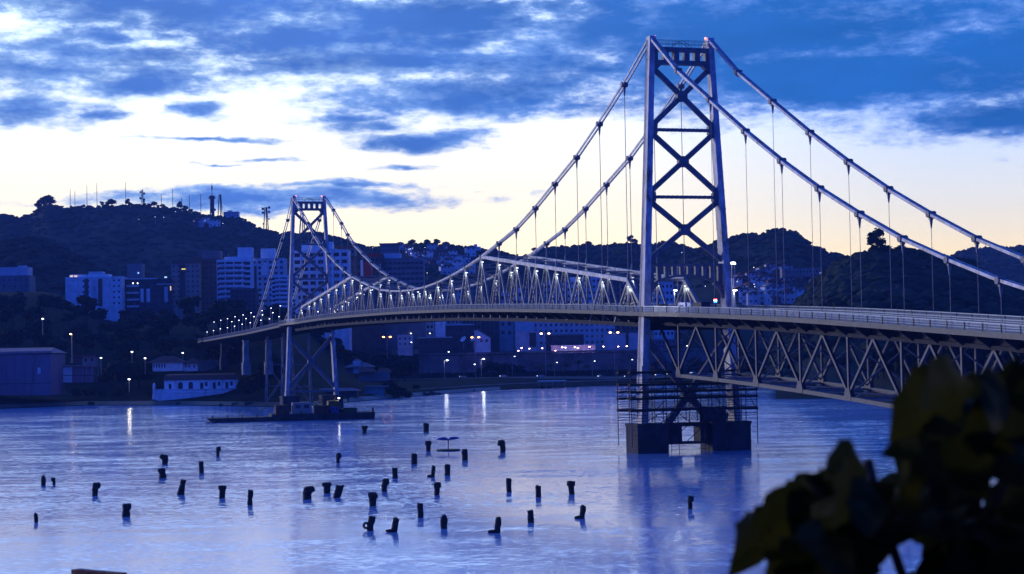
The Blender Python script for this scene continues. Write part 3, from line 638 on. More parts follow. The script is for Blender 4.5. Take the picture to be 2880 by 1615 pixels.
HILLS = {
 'antenna_hill': (2300, 800, [(-1800, 760), (-900, 690), (-300, 640), (0, 607), (30, 604), (58, 613), (95, 600), (118, 578), (140, 570), (160, 578), (200, 584), (240, 583), (280, 580), (310, 578), (350, 578), (400, 578), (440, 580), (480, 585), (520, 590), (560, 600), (600, 606), (640, 608), (670, 610), (690, 617), (720, 632), (740, 643), (770, 652), (800, 656), (905, 654), (930, 660), (960, 668), (985, 676), (1010, 687), (1060, 697), (1150, 720), (1300, 780), (1500, 860)]),
 'town_hill': (1950, 620, [(850, 860), (950, 740), (1040, 702), (1080, 694), (1150, 690), (1200, 687), (1240, 688), (1290, 691), (1340, 700), (1400, 706), (1445, 716), (1480, 721), (1510, 709), (1540, 698), (1570, 695), (1600, 695), (1640, 692), (1680, 690), (1730, 686), (1800, 684), (1860, 686), (1900, 684), (1930, 692), (1965, 702), (2020, 715), (2120, 760), (2300, 850)]),
 'round_hill': (1700, 520, [(1820, 840), (1900, 735), (1960, 706), (1990, 695), (2050, 673), (2075, 665), (2120, 660), (2150, 658), (2185, 647), (2215, 645), (2245, 650), (2275, 672), (2300, 694), (2330, 706), (2370, 718), (2420, 750), (2520, 800), (2700, 870)]),
 'far_right_hill': (2600, 600, [(2500, 840), (2600, 760), (2690, 716), (2720, 702), (2745, 697), (2800, 694), (2880, 692), (3000, 690), (3300, 720), (3900, 780), (4600, 800)]),
 'left_knoll': (1560, 300, [(-700, 700), (-200, 690), (0, 680), (30, 672), (70, 667), (100, 670), (140, 678), (175, 692), (230, 722), (300, 765), (420, 820), (560, 880)]),
 'wooded_point': (930, 240, [(2180, 960), (2240, 880), (2300, 800), (2340, 760), (2380, 734), (2420, 718), (2450, 712), (2500, 706), (2560, 708), (2620, 718), (2680, 727), (2730, 738), (2765, 774), (2820, 806), (2900, 820), (3100, 800), (3500, 760), (4400, 780)]),
}
def hillz(hn, px, Y):
    Z, Wd, pr = HILLS[hn]; zr = P(px, float(np.interp(px, [p[0] for p in pr], [p[1] for p in pr])), Z).z
    t_ = (Y-(Z-Wd))/Wd
    return zr*max(0, t_)**.85 if t_ <= 1 else zr*max(0, 1-(t_-1)*1.6)
def ridge(hn, px): Z, Wd, pr = HILLS[hn]; return float(np.interp(px, [p[0] for p in pr], [p[1] for p in pr]))
for hn, (Z, Wd, pr) in HILLS.items():
    xs = np.arange(pr[0][0], pr[-1][0]+1, 15 if Z > 1000 else 18); ts = [-.02, .1, .22, .34, .46, .58, .7, .8, .88, .94, .98, 1., 1.06, 1.3, 1.62]
    vs, fs = [], []
    for x in xs:
        a, _ = ray(x, 1000)
        for t_ in ts:
            Y = Z-Wd+Wd*t_; z = hillz(hn, x, Y) if t_ > 0 else -2
            z += (mnoise.noise(Vector((a*Y*.012, Y*.012, 3.)))*6+mnoise.noise(Vector((a*Y*.04, Y*.04, 9.)))*2)*min(1, max(0, t_)*2)*(1 if t_ < .9 else .25)
            vs.append((a*Y, Y, z-1.5))
    n_ = len(ts)
    for i in range(len(xs)-1):
        for j in range(n_-1): fs.append((i*n_+j, (i+1)*n_+j, (i+1)*n_+j+1, i*n_+j+1))
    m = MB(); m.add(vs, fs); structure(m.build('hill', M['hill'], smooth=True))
# ---- the woods that cover the hills: countless crowns, one mesh per hill
rf = random.Random(5)
for hn, (Z, Wd, pr) in HILLS.items():
    m = MB(); lo, hi_ = max(-350, pr[0][0]), min(3300, pr[-1][0])
    near = hn == 'wooded_point'
    cnt = {'antenna_hill': 1800, 'town_hill': 1300, 'round_hill': 800, 'far_right_hill': 600, 'left_knoll': 500, 'wooded_point': 1500}[hn]
    for i in range(cnt):
        px = rf.uniform(lo, hi_); t_ = 1-abs(rf.gauss(0, .33)); 
        if t_ < .08: continue
        if hn == 'round_hill' and t_ < .55 and px < 2260: continue
        Y = Z-Wd+Wd*t_; a, _ = ray(px, 1000); z = hillz(hn, px, Y); r = rf.uniform(2.4, 4.6)
        m.blob((a*Y, Y, z-r*.05), r*1.2, r*1.2, r*.62, .16, rf, 2)
    for px in np.arange(lo, hi_, 5 if not near else 7):    # the ragged skyline itself
        Y = Z+rf.uniform(-18, 4); a, _ = ray(px, 1000); r = rf.uniform(1.4, 3.6)*(.8 if not near else .9)
        m.blob((a*Y, Y, hillz(hn, px, Y)-.2+rf.uniform(-1.2, .8)), r, r, r*.9, .32, rf, 1)
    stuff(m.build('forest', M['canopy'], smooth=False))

# ---- trees (one of each kind, then copies)
def tree_proto(seed, H, rad, lobes, label, name='broad_tree', leaf=.75, n=330, mt='leafd', flat=.75, group='trees on the wooded shore'):
    r = random.Random(seed); t_ = thing(name, label, 'tree', (0, -300, -60), group); O = ORG[t_.name]
    tr = MB(); tr.tube(O, O+Vector((.2, .1, H*.45)), H*.035, 7, H*.022)
    L = []
    for i in range(lobes):
        an = 6.28*i/lobes+r.uniform(-.4, .4); rr = rad*r.uniform(.35, .72) if i else 0
        c = Vector((cos(an)*rr, sin(an)*rr, H*(.62+r.uniform(-.12, .2)))); L.append((c, rad*r.uniform(.42, .62)))
        tr.tube(O+Vector((.15, .05, H*r.uniform(.28, .42))), O+c, H*.018, 5, H*.006)
    tr.build('trunk', M['bark'], t_)
    lf = MB()
    for i in range(n):
        c, R_ = r.choice(L); d = Vector((r.gauss(0, 1), r.gauss(0, 1), r.gauss(0, 1))).normalized(); k = R_*r.uniform(.55, 1.08)
        p = O+c+Vector((d.x*k, d.y*k, d.z*k*flat)); s_ = leaf*r.uniform(.6, 1.5); u_ = Vector((r.gauss(0, 1), r.gauss(0, 1), r.gauss(0, .5))).normalized(); v_ = u_.cross(d+Vector((.1, .2, .3))).normalized()
        lf.add([p-u_*s_-v_*s_*.5, p+u_*s_*.3-v_*s_*.8, p+u_*s_+v_*s_*.3, p-u_*s_*.2+v_*s_*.9], [(0, 1, 2, 3)])
    for c, R_ in L: lf.blob(O+c, R_*.72, R_*.72, R_*.6, .2, r, 2)
    lf.build('crown', M[mt], t_); return t_
PROT = [tree_proto(1, 11, 5.2, 6, 'dark spreading tree in the woods below the apartment blocks'), tree_proto(2, 13, 4.4, 5, 'tall narrow dark tree in the woods below the apartment blocks', flat=.95), tree_proto(3, 8.5, 4.6, 6, 'low rounded tree in the woods below the apartment blocks')]
used = [False]*3
def plant(k, px, Y, sc=1., label=None, group=None, z=None):
    p = gp(px, Y); p.z = (p.z if z is None else z)-.2
    if not used[k]: o = PROT[k]; used[k] = True; o.location = p; o.scale = (sc,)*3; ORG[o.name] = p
    else: o = dup(PROT[k], p, rt.uniform(0, 6.28), scale=sc)
    if label: o['label'] = label
    if group: o['group'] = group
    return o
rt = random.Random(21)
for i in range(84):                                        # the wooded bank on the left
    px = rt.uniform(-40, 800); d = 45+210*rt.random()**.8
    if 400 < px < 700 and d < 75: d += 60
    if px < 270 and d < 100: d += 70
    o = plant(i % 3, px, shore(px)+d, rt.uniform(.75, 1.35))
    o['label'] = ('spreading', 'tall narrow', 'low rounded')[i % 3]+' tree '+('low on' if d < 110 else 'midway up' if d < 180 else 'high on')+' wooded bank '+('above the mauve warehouse' if px < 143 else 'below the broad pale block' if px < 340 else 'below the block with white panels' if px < 480 else 'below the brown tower' if px < 610 else 'below the white balcony tower' if px < 710 else 'beside the distant bridge tower')
for px, d, s_ in ((345, 42, 1.5), (310, 50, 1.1), (390, 52, 1.15)): plant(0, px, shore(px)+d, s_, 'broad dark tree standing above the beach between shed and red roofed house', 'trees above the left beach')
for px, d, s_ in ((250, 22, .55), (288, 18, .5), (215, 24, .6), (330, 20, .5), (420, 22, .5), (700, 26, .8), (722, 40, 1.)): plant(2, px, shore(px)+d, s_, 'low dark bush growing just behind the left beach', 'bushes behind the left beach')
for px, Y, s_ in ((1110, 835, .85), (1128, 846, .7), (1145, 852, .5), (1092, 850, .8), (1168, 905, .35)): plant(2, px, Y, s_, 'dark bush on the beach beside the teal shed', 'bushes beside the teal shed')
for i in range(30): px = rt.uniform(890, 1170); plant(i % 3, px, rt.uniform(1010, 1175), rt.uniform(.7, 1.25), ('spreading', 'tall narrow', 'low rounded')[i % 3]+' dark tree under the deck '+('left of the orange twin lamp' if px < 1040 else 'behind the teal shed'), 'trees on the slope under the deck')
for px, Y, s_ in ((1378, 1160, 1.0), (1400, 1168, .8), (1440, 1172, .8), (1462, 1174, .7), (1420, 1164, .85), (1350, 1174, .6)): plant(0, px, Y, s_, 'leafy tree beside the bright lamp on the coast road' if px == 1378 else 'dark roadside tree along the coast road', None if px == 1378 else 'trees along the coast road')
for i in range(26): px = rt.uniform(2120, 2420); plant(i % 3, px, shore(px)+rt.uniform(20, 150), rt.uniform(.7, 1.3), 'dark tree on the slope behind the deck trusses', 'trees behind the deck trusses')
for i in range(24): px = rt.uniform(2400, 2900); plant(i % 3, px, shore(px)+rt.uniform(20, 90), rt.uniform(.7, 1.4), ('spreading', 'tall narrow', 'low rounded')[i % 3]+' dark tree on the wooded point '+('behind the deck trusses' if px < 2600 else 'behind the foreground leaves'), 'trees on the wooded point')
for i in range(12): px = rt.uniform(1840, 2120); plant(i % 3, px, rt.uniform(1165, 1182), rt.uniform(.6, 1.), 'dark tree below the wall behind the nearer tower', 'trees behind the nearer tower')
# trees one can tell apart on the skyline
for hn, px, s_, k in (('antenna_hill', 318, .9, 0), ('antenna_hill', 310, .7, 0), ('antenna_hill', 365, .75, 1), ('antenna_hill', 372, .6, 2), ('antenna_hill', 412, .5, 0), ('antenna_hill', 425, .6, 2), ('antenna_hill', 437, .7, 0), ('antenna_hill', 450, .5, 2), ('antenna_hill', 463, .55, 0), ('antenna_hill', 512, .85, 1), ('antenna_hill', 525, .7, 0), ('antenna_hill', 540, .6, 2), ('antenna_hill', 240, .5, 0), ('antenna_hill', 293, .55, 1), ('town_hill', 1165, .7, 0), ('town_hill', 1205, .8, 2), ('town_hill', 1232, .7, 0), ('town_hill', 1262, .6, 2), ('town_hill', 1395, .5, 0), ('town_hill', 1510, .6, 0), ('town_hill', 1585, .5, 2), ('town_hill', 1660, .6, 0), ('town_hill', 1780, .75, 1), ('town_hill', 1792, .6, 0), ('town_hill', 1873, .6, 2), ('wooded_point', 2470, .5, 0), ('wooded_point', 2500, .6, 2), ('wooded_point', 2540, .5, 0), ('wooded_point', 2600, .5, 2)):
    Z = HILLS[hn][0]; plant(k, px, Z-6, s_*1.15, ('spreading', 'slender', 'low round')[k]+' small tree on the skyline '+({'antenna_hill': 'left of the thick dark mast' if px < 400 else 'right of the thick dark mast' if px < 480 else 'left of the round concrete tower', 'town_hill': 'above the wide office block' if px < 1300 else 'above the main span trusses' if px < 1700 else 'beside the nearer tower', 'wooded_point': 'of the wooded point'}[hn]), 'trees on the skyline', hillz(hn, px, Z-6)-1.5)
for px, s_ in ((112, 1.5), (122, 1.7), (132, 2.0), (142, 2.1), (148, 1.6)): plant(0, px, 2296, s_*.62, 'tall tree in the clump on the left hilltop', 'tree clump on the left hilltop', hillz('antenna_hill', px, 2296)-3)
o = plant(1, 2476, 926, 1.15, 'tall dark tree standing out of the wooded point against the evening sky', None, hillz('wooded_point', 2476, 926)-2)
if 'group' in o: del o['group']
def palm_proto():
    r = random.Random(4); t_ = thing('palm_tree', 'dark palm tree in the row before the blue retaining wall', 'palm tree', (0, -300, -60), 'palms before the retaining wall'); O = ORG[t_.name]
    tr = MB(); tr.tube(O, O+Vector((.25, 0, 7.6)), .24, 7, .16); tr.build('trunk', M['bark'], t_)
    lf = MB()
    for i in range(17):
        an = i*2.4; up = r.uniform(-.1, .9); p = O+Vector((.25, 0, 7.6)); dirv = Vector((cos(an), sin(an), up)).normalized(); sd_ = Vector((-sin(an), cos(an), 0)); prev = None
        for k in range(6):
            f = k/5; c = p+dirv*(3.2*f)+Vector((0, 0, -2.3*f*f)); wd = .12+.55*sin(pi*min(1, f*.9+.1)); cur = (c-sd_*wd-EZ*.25*wd, c, c+sd_*wd-EZ*.25*wd)
            if prev: lf.add([*prev, *cur], [(0, 1, 4, 3), (1, 2, 5, 4)])
            prev = cur
    lf.build('frond_crown', M['palm'], t_); return t_
pp = palm_proto(); first = True
for px, Y, s_ in ((1512, 1172, .85), (1550, 1176, .95), (1590, 1174, 1.0), (1625, 1168, 1.25), (1648, 1176, .8), (1530, 1180, .8), (1722, 1174, .8), (1870, 1176, 1.0), (1905, 1178, .9)):
    p = gp(px, Y)
    if first: pp.location = p; pp.scale = (s_,)*3; first = False
    else: dup(pp, p, rt.uniform(0, 6), scale=s_)
# ---- near bank under the camera (below the frame)
nb_ = MB(); v = []; f = []
for i, X in enumerate(np.arange(-60, 61, 6.)):
    for Y, z in ((-50, 17.), (-6, 16.2), (2, 15.8), (8, 14.8), (14, 11.5), (22, 7), (32, 2.4), (40, -.5)): v.append((X, Y, z-.03*abs(X)*.2+.4*mnoise.noise(Vector((X*.2, Y*.2, 1)))))
for i in range(20):
    for j in range(7): f.append((i*8+j, i*8+8+j, i*8+9+j, i*8+1+j))
nb_.add(v, f); structure(nb_.build('near_bank', M['grass'], smooth=True))
# ================================================================ BUILDINGS
def block(name, label, px0, px1, yt, yb, Y, dep, m, cols=0, rows=0, ww=.55, wh=.5, g='glass', extra=(), bal=None, lit=(), cat='building', group=None, base=None, margin=0., skip=(), zlow=None, yaw=0.):
    pc = (px0+px1)/2
    x0, x1 = P(px0, (yt+yb)/2, Y).x, P(px1, (yt+yb)/2, Y).x; zt, zb = P(pc, yt, Y).z, P(pc, yb, Y).z
    z0 = zb if zlow is None else zlow
    t_ = thing(name, label, cat, ((x0+x1)/2, Y+dep/2, z0), group); O = ORG[t_.name]
    wl = MB()
    if cols and rows:
        fy = Y+.55; wl.box(x0, x1, fy, Y+dep, z0-1, zt)
        H = (zt-zb); rh = H/rows; cw = (x1-x0-2*margin)/cols
        for r in range(rows+1):                            # spandrels and piers stand proud of the panes
            za = zb+rh*r-rh*(1-wh)/2; zc = za+rh*(1-wh)
            wl.box(x0, x1, Y, fy+.002, max(zb-1 if r == 0 else za, z0-1), min(zc, zt-.002))
        for c in range(cols+1):
            xa = x0+margin+cw*c-cw*(1-ww)/2; xb = xa+cw*(1-ww)
            if c == 0: xa = x0+.002
            if c == cols: xb = x1-.002
            wl.box(max(xa, x0+.002), min(xb, x1-.002), Y+.03, fy+.001, z0-1, zt-.004)
    else: wl.box(x0, x1, Y, Y+dep, z0-1, zt)
    w0 = wl.build('wall', M[m], t_)
    rp = MB()                                              # parapet round the flat roof
    for a in ((x0-.12, x1+.12, Y-.12, Y+.25), (x0-.12, x1+.12, Y+dep-.25, Y+dep+.12), (x0-.12, x0+.25, Y+.25, Y+dep-.25), (x1-.25, x1+.12, Y+.25, Y+dep-.25)): rp.box(*a, zt+.003, zt+.75)
    rp.build('parapet', M[m], t_)
    if cols and rows:
        pw, phh = cw*ww, rh*wh; proto = None
        for r in range(rows):
            for c in range(cols):
                if (c, r) in skip: continue
                cx = x0+margin+cw*(c+.5); cz = zb+rh*(r+.5)
                if proto is None:
                    q = MB(); q.box(-pw/2, pw/2, -.04, .04, -phh/2, phh/2); q.box(-.05, .05, -.09, -.045, -phh/2, phh/2)
                    proto = q.build('window', M[g], t_, org=(0, 0, 0)); proto.location = Vector((cx, Y+.46, cz))-O
                else: lnk(proto, 'window', t_, Vector((cx, Y+.46, cz))-O)
    if bal:                                                # balcony slabs with solid fronts: (px0, px1, rows, mat)
        for bx0, bx1, n, bm in bal:
            a, c = P(bx0, 900, Y).x, P(bx1, 900, Y).x; H = (zt-zb)/n; bp = None
            for r in range(n):
                z = zb+H*r+.1
                if bp is None:
                    q = MB(); q.box(-(c-a)/2, (c-a)/2, -1.5, -.01, -.12, .1); q.box(-(c-a)/2, (c-a)/2, -1.55, -1.4, -.12, 1.05)
                    for e in (-1, 1): q.box(e*(c-a)/2-.07, e*(c-a)/2+.07, -1.39, -.01, .11, 1.04)
                    bp = q.build('balcony', M[bm], t_, org=(0, 0, 0)); bp.location = Vector(((a+c)/2, Y, z))-O
                else: lnk(bp, 'balcony', t_, Vector(((a+c)/2, Y, z))-O)
    for nm, a0, a1, b0, b1, dy, dd, em in extra:           # roof houses, cores, panels: name, px range, y range, offset and depth in metres, material
        q = MB(); xa, xb = P(a0, (b0+b1)/2, Y+dy).x, P(a1, (b0+b1)/2, Y+dy).x; q.box(xa, xb, Y+dy, Y+dy+dd, P((a0+a1)/2, b1, Y+dy).z, P((a0+a1)/2, b0, Y+dy).z); q.build(nm, M[em], t_)
    for lx, ly, lw, lh, lm in lit:
        q = MB(); c = P(lx, ly, Y-.06); wd, hd = lw/F*Y, lh/F*Y; q.box(c.x-wd/2, c.x+wd/2, Y-.1, Y-.02, c.z-hd/2, c.z+hd/2); q.build('lit_window', M[lm], t_)
    return t_
def mast(name, label, px, yt, yb, Y, wd, mt='blackm', dishes=(), cat='antenna mast', group=None, hz_=None, solid=False):
    b0 = P(px, yb, Y); zt = P(px, yt, Y).z; t_ = thing(name, label, cat, b0, group); fr = MB(); n = max(4, int((zt-b0.z)/4)); Hh = zt-b0.z
    for sx, sy in ((-1, -1), (1, -1), (0, 1)): fr.beam(b0+Vector((sx*wd/2, sy*wd/2, -3)), b0+Vector((sx*wd*.18, sy*wd*.18, Hh)), wd*.16+.07, wd*.16+.07)
    for i in range(n):
        f0, f1 = i/n, (i+1)/n; w0_, w1_ = wd*(.5-.32*f0), wd*(.5-.32*f1)
        fr.beam(b0+Vector((-w0_, -w0_, Hh*f0)), b0+Vector((w1_, -w1_, Hh*f1)), .12, .12); fr.beam(b0+Vector((w0_, -w0_, Hh*f1)), b0+Vector((-w0_, -w0_, Hh*f1)), .12, .12)
    fr.build('mast_frame', M[mt], t_)
    for k, (f_, s_) in enumerate(dishes):
        d = MB(); p = b0+Vector(((-1)**k*(wd*.5+s_*.4), -.6, Hh*f_)); d.tube(p, p+Vector((0, .7, 0)), s_, 10, s_*.5); d.build('dish_antenna', M['grey'], t_)
    return t_
YA = 2300
for px, yt, lab in ((198, 532, 'thin hazy mast, first from the tree clump on the left hilltop'), (211, 538, 'short thin hazy mast, second from the tree clump on the left hilltop'), (245, 520, 'thin pale mast, third from the tree clump on the left hilltop'), (273, 514, 'thin pale mast, fourth from the tree clump on the left hilltop'), (354, 513, 'tall thin mast standing among trees left of the thick dark mast'), (454, 546, 'short thin mast just right of the thick dark mast'), (486, 531, 'tall thin mast halfway between the thick dark mast and the round tower'), (511, 556, 'shortest mast on the ridge with small trees at its foot'), (533, 549, 'slender mast, second to the left of the round concrete tower'), (565, 546, 'slender mast next to the round concrete tower on its left')):
    mast('radio_mast', lab, px, yt, ridge('antenna_hill', px)+4, YA-4, .8, 'pole' if px < 300 else 'blackm', ((.5, .5),) if px > 400 else ())
mast('radio_mast', 'thick dark mast crowded with antennas on the middle of the ridge', 401, 534, 582, YA-4, 3.2, 'blackm', ((.42, 1.5), (.5, 1.6), (.78, 1.5), (.86, 1.3), (.3, 1.2)))
mast('radio_mast', 'lattice mast with wide foot next to the flat building on the ridge', 620, 547, 610, YA-4, 5.5, 'blackm', ((.45, .6), (.7, .6)))
mast('telecom_tower', 'lattice telecom tower with round drums above the hill shoulder', 749, 583, 650, 2280, 6.2, 'blackm', ((.98, 1.7), (.93, 1.7), (.8, 1.5), (.77, 1.6), (.5, 1.0), (.3, 1.0)), 'telecom tower')
mast('telecom_tower', 'faint broad lattice tower seen between the legs of the distant bridge tower', 851, 597, 657, 2280, 7., 'pole', (), 'telecom tower')
p = P(597, 612, YA-6); t_ = thing('concrete_tower', 'thick round concrete tower with platform and spire on the ridge', 'telecom tower', p); k = 2300/F
m = MB(); m.lathe(p-EZ*4, [(2.9, 0), (2.7, 20), (2.6, 59*k+4)], 14); m.build('shaft', M['dark'], t_)
m = MB(); m.lathe(p+EZ*52*k, [(2.6, 0), (4.6, 1.), (4.6, 1.8), (2.6, 2.4)], 14); m.lathe(p+EZ*57.5*k, [(2.6, 0), (3.6, .8), (3.6, 1.5), (1, 2)], 14); m.build('platform', M['dark'], t_)
m = MB(); m.tube(p+EZ*59*k, p+EZ*78*k, .55, 6, .35); m.tube(p+EZ*78*k, p+EZ*90*k, .9, 6); m.tube(p+EZ*90*k, p+EZ*97*k, .25, 5); m.build('spire', M['blackm'], t_)
m = MB(); q = p+Vector((3.6, -2.5, 21*k)); m.tube(q, q+Vector((0, .8, 0)), 1.5, 10); m.build('dish_antenna', M['grey'], t_)
block('hilltop_building', 'flat low building on the ridge right of the round concrete tower', 628, 670, 597, 616, YA-10, 12, 'pale', 9, 3, .5, .4, extra=(('roof_house', 640, 652, 592, 597, 3, 5, 'pale'),))

# ---- the apartment blocks behind the wooded bank, left to right
ZB = 36
block('apartment_block', 'pale stepped block at the far left edge above dark trees', -60, 82, 779, 850, 1180, 16, 'grey', 9, 4, .3, .3, extra=(('upper_floor', -60, 78, 752, 779, 3, 12, 'pale'), ('stair_tower', 50, 70, 747, 752, 5, 5, 'pale')), zlow=ZB)
block('apartment_block', 'broad pale block with two dark recesses and warm lit attic windows', 184, 342, 782, 862, 1160, 17, 'white', 11, 5, .34, .34, skip=[(c, r) for c in (0, 1, 2, 6, 7, 8) for r in range(5)], extra=(('attic', 195, 306, 772, 782, 2, 10, 'white'), ('lift_house', 249, 288, 764, 772, 4, 8, 'pale'), ('dark_recess', 237, 249, 784, 862, -.05, .2, 'brown'), ('dark_recess', 276, 288, 784, 862, -.05, .2, 'brown'), ('stair_panel', 258, 272, 786, 862, -.06, .2, 'pale')), lit=((201, 778, 8, 6, 'warmwin'), (213, 778, 8, 6, 'warmwin')), zlow=ZB)
block('apartment_block', 'low dark block with white wall panels between two taller blocks', 343, 480, 788, 864, 1170, 15, 'dark', 8, 4, .62, .5, extra=(('roof_house', 358, 400, 742, 788, 5, 8, 'grey'), ('white_panel', 395, 404, 812, 850, -.08, .2, 'white'), ('white_panel', 412, 422, 812, 850, -.08, .2, 'white'), ('white_panel', 462, 472, 806, 850, -.08, .2, 'pale'), ('roof_slab', 350, 440, 782, 786, -1, 5, 'pale'), ('roof_slab', 440, 482, 798, 801, -1, 5, 'pale')), bal=((358, 392, 4, 'pale'),), lit=((389, 768, 4, 4, 'coolwin'), (374, 797, 3, 3, 'lamp'), (387, 797, 3, 3, 'lamp'), (480, 811, 3, 12, 'warmwin'), (466, 780, 7, 4, 'coolwin')), zlow=ZB)
block('apartment_block', 'brown tower with beige window strips and one yellow lit window', 482, 562, 742, 870, 1175, 18, 'beige', 6, 9, .42, .36, extra=(('roof_band', 482, 564, 732, 742, -.3, 18.5, 'brown'), ('dark_core', 505, 522, 744, 870, -.07, .3, 'dark'), ('roof_house', 540, 560, 722, 732, 3, 8, 'brown')), skip=[(2, r) for r in range(9)], lit=((516, 757, 11, 2.6, 'yelwin'),), zlow=ZB)
block('apartment_block', 'dark brown tower with rooftop block beside the white balcony tower', 563, 612, 731, 876, 1182, 18, 'brown', 4, 10, .6, .4, extra=(('roof_house', 568, 620, 706, 731, 4, 9, 'grey'),), zlow=ZB)
block('apartment_block', 'white tower with long balcony bands and tall cube on its roof', 610, 706, 734, 895, 1150, 18, 'white', 4, 11, .88, .62, bal=((618, 690, 11, 'white'),), extra=(('roof_house', 668, 708, 696, 724, 4, 9, 'white'), ('attic', 630, 706, 722, 734, 2, 12, 'white'), ('roof_mast', 642, 643, 713, 722, 4, .3, 'pale')), zlow=28)
block('apartment_block', 'small dark block standing in front of the white balcony tower', 648, 720, 815, 905, 1128, 12, 'dark', 6, 7, .66, .4, zlow=26, extra=(('roof_slab', 650, 704, 812, 815, -1, 6, 'grey'),))
block('apartment_block', 'pale tower with blank white panel and cube roof left of the distant bridge tower', 708, 800, 730, 900, 1165, 16, 'pale', 6, 11, .5, .45, extra=(('roof_house', 733, 772, 699, 728, 4, 9, 'white'), ('white_panel', 734, 752, 738, 774, -.1, .3, 'white'), ('brown_strip', 706, 722, 748, 830, -.1, .2, 'brown')), zlow=28)
block('apartment_block', 'narrow white balcony tower directly behind the left leg of the distant tower', 764, 832, 778, 925, 1120, 14, 'white', 3, 12, .85, .6, bal=((776, 826, 12, 'white'),), zlow=22)
block('apartment_block', 'large white block with grid of red brown windows behind the distant tower', 826, 980, 707, 905, 1190, 20, 'white', 7, 10, .7, .52, 'redwin', extra=(('roof_house', 848, 935, 684, 707, 4, 12, 'white'), ('roof_wing', 922, 936, 680, 684, 5, 5, 'white'), ('wall_bay', 905, 945, 700, 707, 3, 9, 'pale')), zlow=22)
block('apartment_block', 'dark block with red roof edge behind the large white grid block', 936, 1000, 699, 860, 1260, 14, 'grey', 5, 9, .5, .45, extra=(('red_roof_edge', 938, 995, 692, 699, -.3, 14, 'tile'),), zlow=24)
bb = block('banner_building', 'dark block with tall red banner and white number lettering', 980, 1080, 722, 880, 1235, 16, 'dark', 8, 8, .6, .5, extra=(('roof_sign', 1031, 1074, 714, 722, -.2, .5, 'red'), ('red_banner', 1022, 1049, 736, 776, -.25, .15, 'red'), ('dark_banner', 1050, 1074, 736, 776, -.2, .15, 'dark'), ('white_column', 1014, 1021, 732, 778, -.3, .5, 'skyb')), zlow=24)
def words(txt, px, py, Y, hpx, m, parent, dy=-.3):
    cu = bpy.data.curves.new('lettering', 'FONT'); cu.body = txt; cu.size = hpx/F*Y*1.35; cu.align_x = 'CENTER'; cu.align_y = 'CENTER'; cu.extrude = .04
    o = bpy.data.objects.new('lettering', cu); COL.objects.link(o); me = bpy.data.meshes.new_from_object(o); bpy.data.objects.remove(o); me.materials.clear(); me.materials.append(M[m])
    o = bpy.data.objects.new('lettering', me); COL.objects.link(o); o.parent = parent; o.location = P(px, py, Y+dy)-ORG[parent.name]; o.rotation_euler = (pi/2, 0, 0); return o
words('1e2', 1062, 748, 1235, 10, 'skyb', bb, -.3)
block('office_block', 'wide block with long window bands and blue rooftop box', 1080, 1192, 733, 880, 1240, 18, 'grey', 9, 10, .82, .45, extra=(('roof_house', 1079, 1127, 713, 727, 3, 10, 'skyb'), ('attic', 1082, 1180, 726, 733, 2, 12, 'grey'), ('red_roof_edge', 1136, 1180, 730, 734, 1, 5, 'tile')), zlow=24)
block('tall_slab', 'tall plain slab block breaking the skyline above the wide office block', 1069, 1122, 687, 800, 1500, 18, 'grey', 7, 10, .4, .35, extra=(('roof_slab', 1066, 1124, 684, 687, -1, 20, 'grey'),), zlow=28)
block('hill_house', 'small white tower house on the ridge beside the sloping chain', 1333, 1352, 696, 716, 1930, 10, 'white', 3, 3, .4, .4, extra=(('roof_house', 1333, 1342, 687, 696, 2, 5, 'white'),), cat='house', zlow=100)
# blocks seen through the trusses of the main span
SPECS = [(1195, 1245, 790, 'dark', 4, 9, 'dark slab'), (1246, 1300, 812, 'pale', 5, 8, 'pale block'), (1300, 1352, 800, 'grey', 5, 8, 'grey block'), (1353, 1402, 815, 'dark', 4, 8, 'dark block'), (1404, 1442, 826, 'skyb', 2, 5, 'plain light blue block'), (1443, 1470, 818, 'skyb', 2, 6, 'narrow light blue block'), (1472, 1530, 805, 'grey', 6, 8, 'grey window block'), (1531, 1592, 798, 'pale', 6, 9, 'pale window block'), (1594, 1640, 788, 'white', 4, 9, 'white window block'), (1641, 1690, 782, 'pale', 4, 10, 'tall pale block'), (1691, 1745, 790, 'brown', 5, 9, 'brown block'), (1746, 1795, 800, 'grey', 4, 9, 'grey corner block'), (1838, 1895, 796, 'skyb', 5, 8, 'light blue block with window pairs'), (1896, 1932, 806, 'mauve', 3, 8, 'mauve block')]
nth = ['first', 'second', 'third', 'fourth', 'fifth', 'sixth', 'seventh', 'eighth', 'ninth', 'tenth', 'eleventh', 'twelfth']
for i, (a, c, yt, m, co, ro, nm) in enumerate(SPECS):
    lab = (nm+' seen through the truss, '+nth[i]+' block right of the wide office block') if i < 12 else nm+' seen under the portal arch of the nearer tower'
    block('apartment_block', lab, a, c, yt, 948, 1300+14*(i % 3), 15, m, co, ro, .5, .42, extra=(('roof_house', a+8, a+24, yt-8, yt, 3, 7, m),), zlow=20)
